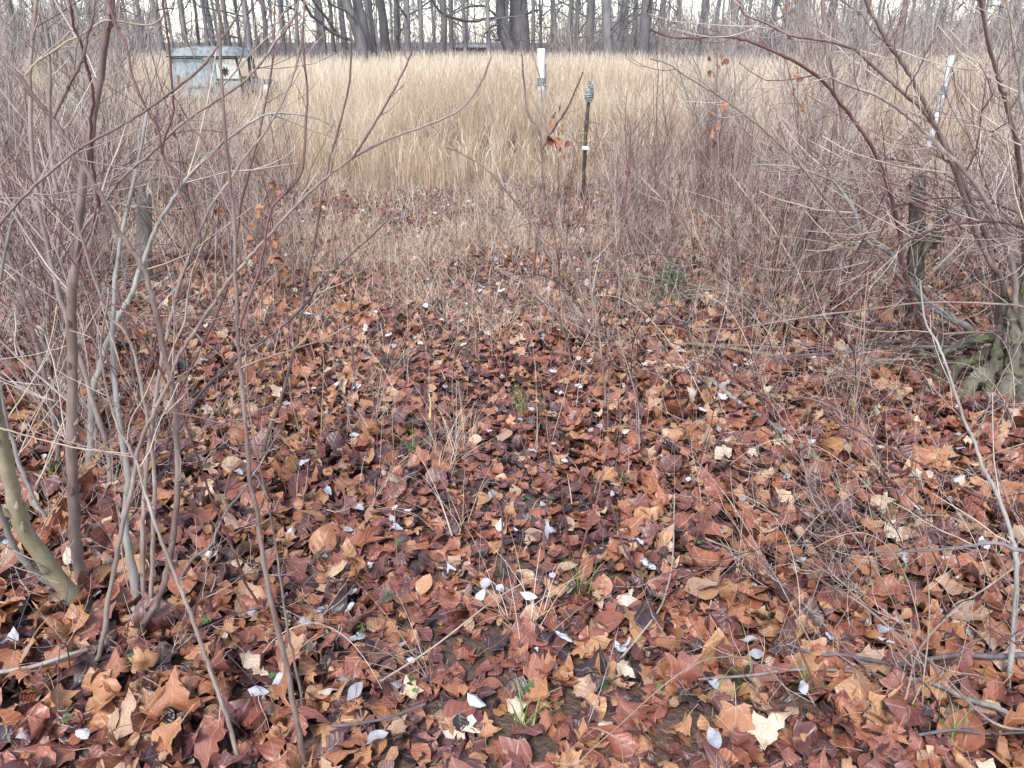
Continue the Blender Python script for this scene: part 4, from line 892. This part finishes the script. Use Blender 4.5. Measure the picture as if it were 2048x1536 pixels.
def region(n, xr, yr, vs, k, s, lab, spread=.3, keep=False):
    for _ in range(n):
        px, py = rng.uniform(*xr), rng.uniform(*yr); p = G(px, py)
        if not keep and (abs(px-1893) < 75 and py < 420 or abs(px-1355) < 75 and 560 < py or abs(px-1172) < 60 and 385 < py < 600 or abs(px-1845) < 100 and py > 420 or abs(px-290) < 60 and 420 < py < 800): continue
        thicket_shrub(p[0], p[1], vs, k, s, *lab, spread)
region(16, (-150, 330), (560, 900), SV, 5, .9, LT)
region(26, (-100, 560), (430, 600), SV, 6, .9, LT)
region(24, (-50, 640), (370, 450), SV, 6, .85, LT)
region(14, (-100, 330), (290, 400), SV2, 5, .9, ('tall bare shrub in the back of the left thicket', 'tall bare shrubs round the field'))
region(22, (1120, 1620), (430, 680), SV, 4, .66, RT)
region(36, (1120, 2080), (380, 520), SV, 6, .9, RT)
for a_, b_, n_ in ((1090, 1420, 20), (1400, 1640, 10), (520, 640, 5)):
    region(n_, (a_, b_), (400, 640), [SV[i] for i in (0, 2, 5, 6, 8, 10, 13)], 2, .72, RT if a_ > 1000 else LT, .12, True)
region(17, (1500, 2120), (480, 720), SV, 5, .95, RT, .45)
region(18, (1380, 2150), (300, 400), SV2, 5, .8, ('tall bare shrub', 'tall bare shrubs round the field'))
def arch_variant(H, r, nt_, m, L, droop):
    q = MB(); pts = [np.array([0, 0, -.01])]; d = unit(np.array([.35+.2*rng.random(), rng.normal(0, .1), 1])); n = 12
    for i in range(n): d = unit(d+rng.normal(0, .05, 3)+np.array([.06, 0, -droop*(i/n)])); pts.append(pts[-1]+d*H/n)
    c = spline(pts, 2); rr = np.linspace(r, r*.3, len(c)); tn = rng.random(); tube(q, c, rr, 6, tn); knobs(q, c, rr, 8, tn); s = q.build('stem', M[m], link=False)
    q = MB(); twigs(q, c, r, nt_, L, t0=.15, tone=(0, 1), ang=.7, sub=.75, up=.14, rmin=.0012); return s, tag(q.build('twigs', M['tan' if m == 'grey' else 'thicket'], link=False), kind='stuff')
AV = [arch_variant(rng.uniform(1.8, 2.7), rng.uniform(.006, .010), 34, ['mauve', 'red', 'mauve', 'grey'][i % 4], (.12, .9), .22) for i in range(8)]
AL = [arch_variant(rng.uniform(.7, 1.3), rng.uniform(.0022, .0036), 12, ['mauve', 'red', 'tan', 'dark'][i % 4], (.05, .35), .30) for i in range(10)]
def arching(px, py, vs, n, s, az, label):
    if 1770 < px < 1960 and py < 800 and vs is AL: px += 210
    p = G(px, py); e = empty('shrub', (p[0], p[1], float(gz(p[0], p[1]))), label.split(', ')[0]+', '+where(p[0], p[1]), 'shrub', 'arching bare shrubs')
    for _ in range(n):
        a, b = vs[rng.integers(0, len(vs))]; inst(b, inst(a, e, (rng.normal(0, .05), rng.normal(0, .05), 0), (rng.normal(0, .15), rng.normal(0, .15), az+rng.normal(0, .55)), float(s*rng.uniform(.75, 1.15))))
for px, py, az in ((2150, 690, 3.1), (1990, 600, 2.9), (2200, 660, 3.2), (2240, 760, 3.0), (2110, 560, 3.3), (1800, 520, 3.0), (2260, 600, 3.1), (2120, 480, 3.0)):
    p = G(px, py); arching(px, py, AV, 5, .95, az, 'arching bare shrub leaning left, '+where(p[0], p[1]))
for px, py, az in ((-60, 760, .3), (60, 640, -.2), (-120, 640, .1), (150, 600, .4), (-180, 860, .2)):
    p = G(px, py); arching(px, py, AV, 3, .85, az, 'arching bare shrub leaning right, '+where(p[0], p[1]))
for k in range(34):
    px, py = rng.uniform(1560, 2200), rng.uniform(780, 1480); p = G(px, py); arching(px, py, AL, 2, .8, 3.1+rng.normal(0, .5), 'low arching spray of thin twigs, '+where(p[0], p[1]))
for k in range(16):
    px, py = rng.uniform(-120, 420), rng.uniform(800, 1350); p = G(px, py); arching(px, py, AL, 2, .8, rng.normal(0, 1), 'low arching spray of thin twigs, '+where(p[0], p[1]))
for k in range(40):
    px, py = rng.uniform(1180, 1980), rng.uniform(520, 860); p = G(px, py); arching(px, py, AL, 3, 1.0, 3.1+rng.normal(0, 1), 'low arching spray of thin twigs, '+where(p[0], p[1]))
# far brush closing both sides of the field
def far_brush(n, xr, Yr, s, lab):
    for _ in range(n):
        Y = rng.uniform(*Yr); X = (rng.uniform(*xr)-1024)/FPX*Y; thicket_shrub(X, Y, SV2, 6, s, *lab, .25)
far_brush(26, (-150, 330), (14, 34), 1.35, ('tall grey bare shrub behind the truck at the left end of the field', 'tall bare shrubs round the field'))
far_brush(34, (1500, 2200), (14, 34), 1.35, ('tall grey bare shrub at the right end of the field', 'tall bare shrubs round the field'))
far_brush(8, (1100, 1500), (34, 42), 1.3, ('tall grey bare shrub before the wood right of the white tube', 'tall bare shrubs round the field'))
# vines and brush over the truck's front
for _ in range(5):
    thicket_shrub(tx0+rng.uniform(.55, 1.7), TY-.35-rng.random()*.4, SV, 6, .62, 'low tangled shrub growing against the side of the derelict truck', 'low shrubs against the truck', .5)

# ------------------------------------------------------------------ thin whips standing in the litter
WV = []
for k in range(12):
    q = MB(); H = rng.uniform(.3, .75); m_ = ['mauve', 'red', 'tan', 'dark'][k % 4]
    c = grow(q, (0, 0, -.01), (rng.normal(0, .12), rng.normal(0, .12), 1), H, rng.uniform(.0018, .0030), .0012, 7, .07, .03, 4, rng.random()); twigs(q, c, .003, rng.integers(1, 6), (.04, .16), t0=.3, ang=.5, sub=.2, rmin=.0009)
    WV.append(q.build('whip', M[m_], link=False))
for i in range(250):
    if i < 60: x, y = wedge(1, 1.5, 3.2)
    else: x, y = wedge(1, 3, 8.5)
    x, y = float(x[0]), float(y[0])
    o = WV[i % 12].copy(); COL.objects.link(o); o.location = (x, y, float(gz(x, y))+.01); o.rotation_euler = (rng.normal(0, .12), rng.normal(0, .12), rng.uniform(0, 6.28)); s = rng.uniform(.5, 1.15)*(1 if y > 2.6 else .75); o.scale = (s,)*3
    z = 'near the viewer' if y < 3.2 else 'farther up the trail'
    tag(o, ('short ' if s < .7 else 'long ' if s > .95 else '')+['mauve', 'red', 'tan', 'dark'][i % 4]+' bare whip standing '+where(x, y), 'whip', 'bare whips in the leaf litter')
plant('whip', 'dark red whip leaning right, one of a crossing pair in the middle of the litter', 'whip', [([(1156,1127),(1173,1064),(1192,1007),(1205,950),(1208,932)], 6, 5, None, None, 'red', 3, (.02, .05))])
plant('whip', 'dark red whip leaning left, one of a crossing pair in the middle of the litter', 'whip', [([(1144,1126),(1127,1019),(1123,965)], 5, 4, None, None, 'red', 3, (.02, .05))])
plant('whip', 'grey forked whip left of the crossing red pair', 'whip', [([(1001,1164),(1003,1100),(1003,1026),(985,990),(967,965)], 6, 3, None, None, 'mauve', 2, (.03, .08)), ([(1003,1028),(1012,1005),(1020,985)], 4, 3, 2.25, 2.25, 'mauve', 0, (0, 0), False)])
plant('whip', 'stiff dark whip leaning left, right of the crossing red pair', 'whip', [([(1282,1173),(1262,1125),(1245,1087),(1226,1019),(1221,1003)], 6, 4, None, None, 'dark', 2, (.02, .05))])
plant('whip', 'dark red bent whip in the lower right tangle', 'whip', [([(1649,1408),(1617,1339),(1594,1282),(1575,1236),(1540,1200)], 6, 4, None, None, 'red', 3, (.03, .1))])

# ------------------------------------------------------------------ green things
def tuft(px, py, n, H, label, m='green', w_=.0045):
    g = G(px, py); e = empty('grass_tuft', (g[0], g[1], float(gz(g[0], g[1]))+.02), label, 'grass tuft', 'green grass tufts in the litter')
    q = MB(); b = np.stack([rng.normal(0, .014, n), rng.normal(0, .014, n), np.zeros(n)], 1)
    blades(q, b, rng.uniform(0, 6.28, n), rng.uniform(.6, 1.1, n)*H, rng.uniform(.2, .9, n), rng.uniform(.4, 1.3, n), rng.uniform(.7, 1.2, n)*w_, rng.uniform(0, 1, n), 6, .15); q.build('blades', M[m], e)
for a in ((1160,1200,40,.15,'fine green grass tuft in the middle of the litter',.0022), (1045,1460,9,.16,'small broad-bladed green tuft near the bottom centre',.007), (1480,1370,5,.16,'green grass tuft beside the pale small leaf lower right of centre',.006),
          (1600,1395,6,.15,'green grass tuft under the wavy dark branch',.006), (1790,1175,9,.20,'long yellow-green blades in the right tangle',.006), (1775,1075,9,.20,'light green blades above the right tangle',.006),
          (1360,1320,4,.14,'few curved green blades right of centre',.005), (580,980,14,.12,'thin green tuft left of centre below the trail',.003), (115,975,4,.14,'short bright green blades at the left under the big shrub',.005), (1425,1412,4,.12,'flat yellow-green blades lower right of centre',.006),
          (1905,1500,16,.14,'dense short green tuft at the lower right corner',.004), (1240,975,8,.12,'small green tuft near the middle distance of the litter',.004), (835,925,26,.16,'pale green tuft on the left of the trail',.003), (1040,830,26,.2,'pale green tuft on the right of the trail',.003)):
    tuft(a[0], a[1], a[2], a[3], a[4], w_=a[5])
for i in range(20):
    if i < 8: px, py = [(775,1225),(830,1400),(1320,1410),(1215,1395),(1285,1170),(1248,968),(1050,1020),(1395,1110)][i]
    else: px, py = rng.uniform(100, 1950), rng.uniform(950, 1500)
    g = G(px, py); e = empty('herb', (g[0], g[1], float(gz(g[0], g[1]))+.05), 'tiny green herb sprig '+where(g[0], g[1]), 'herb', 'tiny green herbs in the litter')
    q = MB(); n = rng.integers(4, 9); vv = [curl(ovV*np.array([1.7, 1]), .8, .4, 0, .1, .05) for _ in range(4)]
    scatter_leaves(q, ovV, ovT, vv, np.stack([rng.normal(0, .012, n), rng.normal(0, .012, n), rng.uniform(0, .02, n)], 1), rng.uniform(.009, .02, n), rng.uniform(0, 6.28, n), rng.normal(.2, .4, n), rng.normal(0, .4, n), rng.random(n)); q.build('leaves', M['herb'], e)
# cedar seedling
g = G(1345, 628); e = empty('cedar_seedling', (g[0], g[1], 0), 'small green feathery cedar seedling among bare stems', 'seedling')
q = MB(); c = grow(q, (0, 0, 0), (0, 0, 1), .30, .005, .002, 6, .06, .02, 5, .5); q.build('stem', M['mauve'], e)
q = MB()
for _ in range(46):
    f = rng.uniform(.05, 1); p = c[0]+(c[-1]-c[0])*f; d = unit(perp(np.array([0, 0, 1.]))+np.array([0, 0, .45])); L = .17*(1.1-.7*f); s = grow(q, p, d, L, .003, .0015, 4, .12, .03, 3, rng.random())
    for _ in range(9):
        k = rng.integers(0, 4); grow(q, s[k]+(s[k+1]-s[k])*rng.random(), unit(d+perp(d)*.9), .045, .0028, .0012, 2, .1, .02, 3, rng.random())
q.build('foliage', M['cedar'], e)
# a few saplings that keep rust coloured leaves
def leafy(px, py, H, spots, Y, label, size=.08):
    e = plant('sapling', label, 'sapling', [([(px, py), (px+6, py-(py-min(s[1] for s in spots))*.5), (np.mean([s[0] for s in spots]), min(s[1] for s in spots)-10)], 5, 3, None, None, 'mauve', 8, (.05, .3))])
    dead_leaves(e, spots, G(px, py)[1], size)
leafy(1425, 470, 0, [(1418,118),(1442,115),(1446,128),(1452,124),(1438,136),(1420,148),(1428,150)], 0, 'slim sapling with a few dark red leaves against the straw grass', .06)
leafy(1430, 520, 0, [(1420,230),(1434,255),(1424,270),(1426,290),(1448,212),(1460,300)], 0, 'sapling with hanging rust leaves in the right thicket', .06)
leafy(1590, 470, 0, [(1592,150),(1598,160),(1606,220),(1585,185)], 0, 'sapling with crumpled brown leaves in front of the far right grass', .06)
leafy(1226, 560, 0, [(1227,440),(1255,345),(1233,430)], 0, 'sapling with one bright orange leaf beside the stake', .06)
leafy(430, 610, 0, [(360,235),(440,420),(545,370),(556,385),(470,360),(350,270),(433,425),(520,470),(545,520)], 0, 'thin sapling with scattered orange leaves in the left thicket', .06)
leafy(1560, 430, 0, [(1590,0),(1575,15),(1585,25),(1562,22),(1570,45),(1580,75)], 0, 'tall sapling holding a spray of pale orange leaves at the top right', .06)
leafy(520, 640, 0, [(525,480),(515,430),(505,455),(530,500),(540,465),(520,415),(500,480),(548,490),(536,440),(492,440),(555,520),(508,505)], 0, 'low sapling with orange leaves beside the left trail edge', .06)
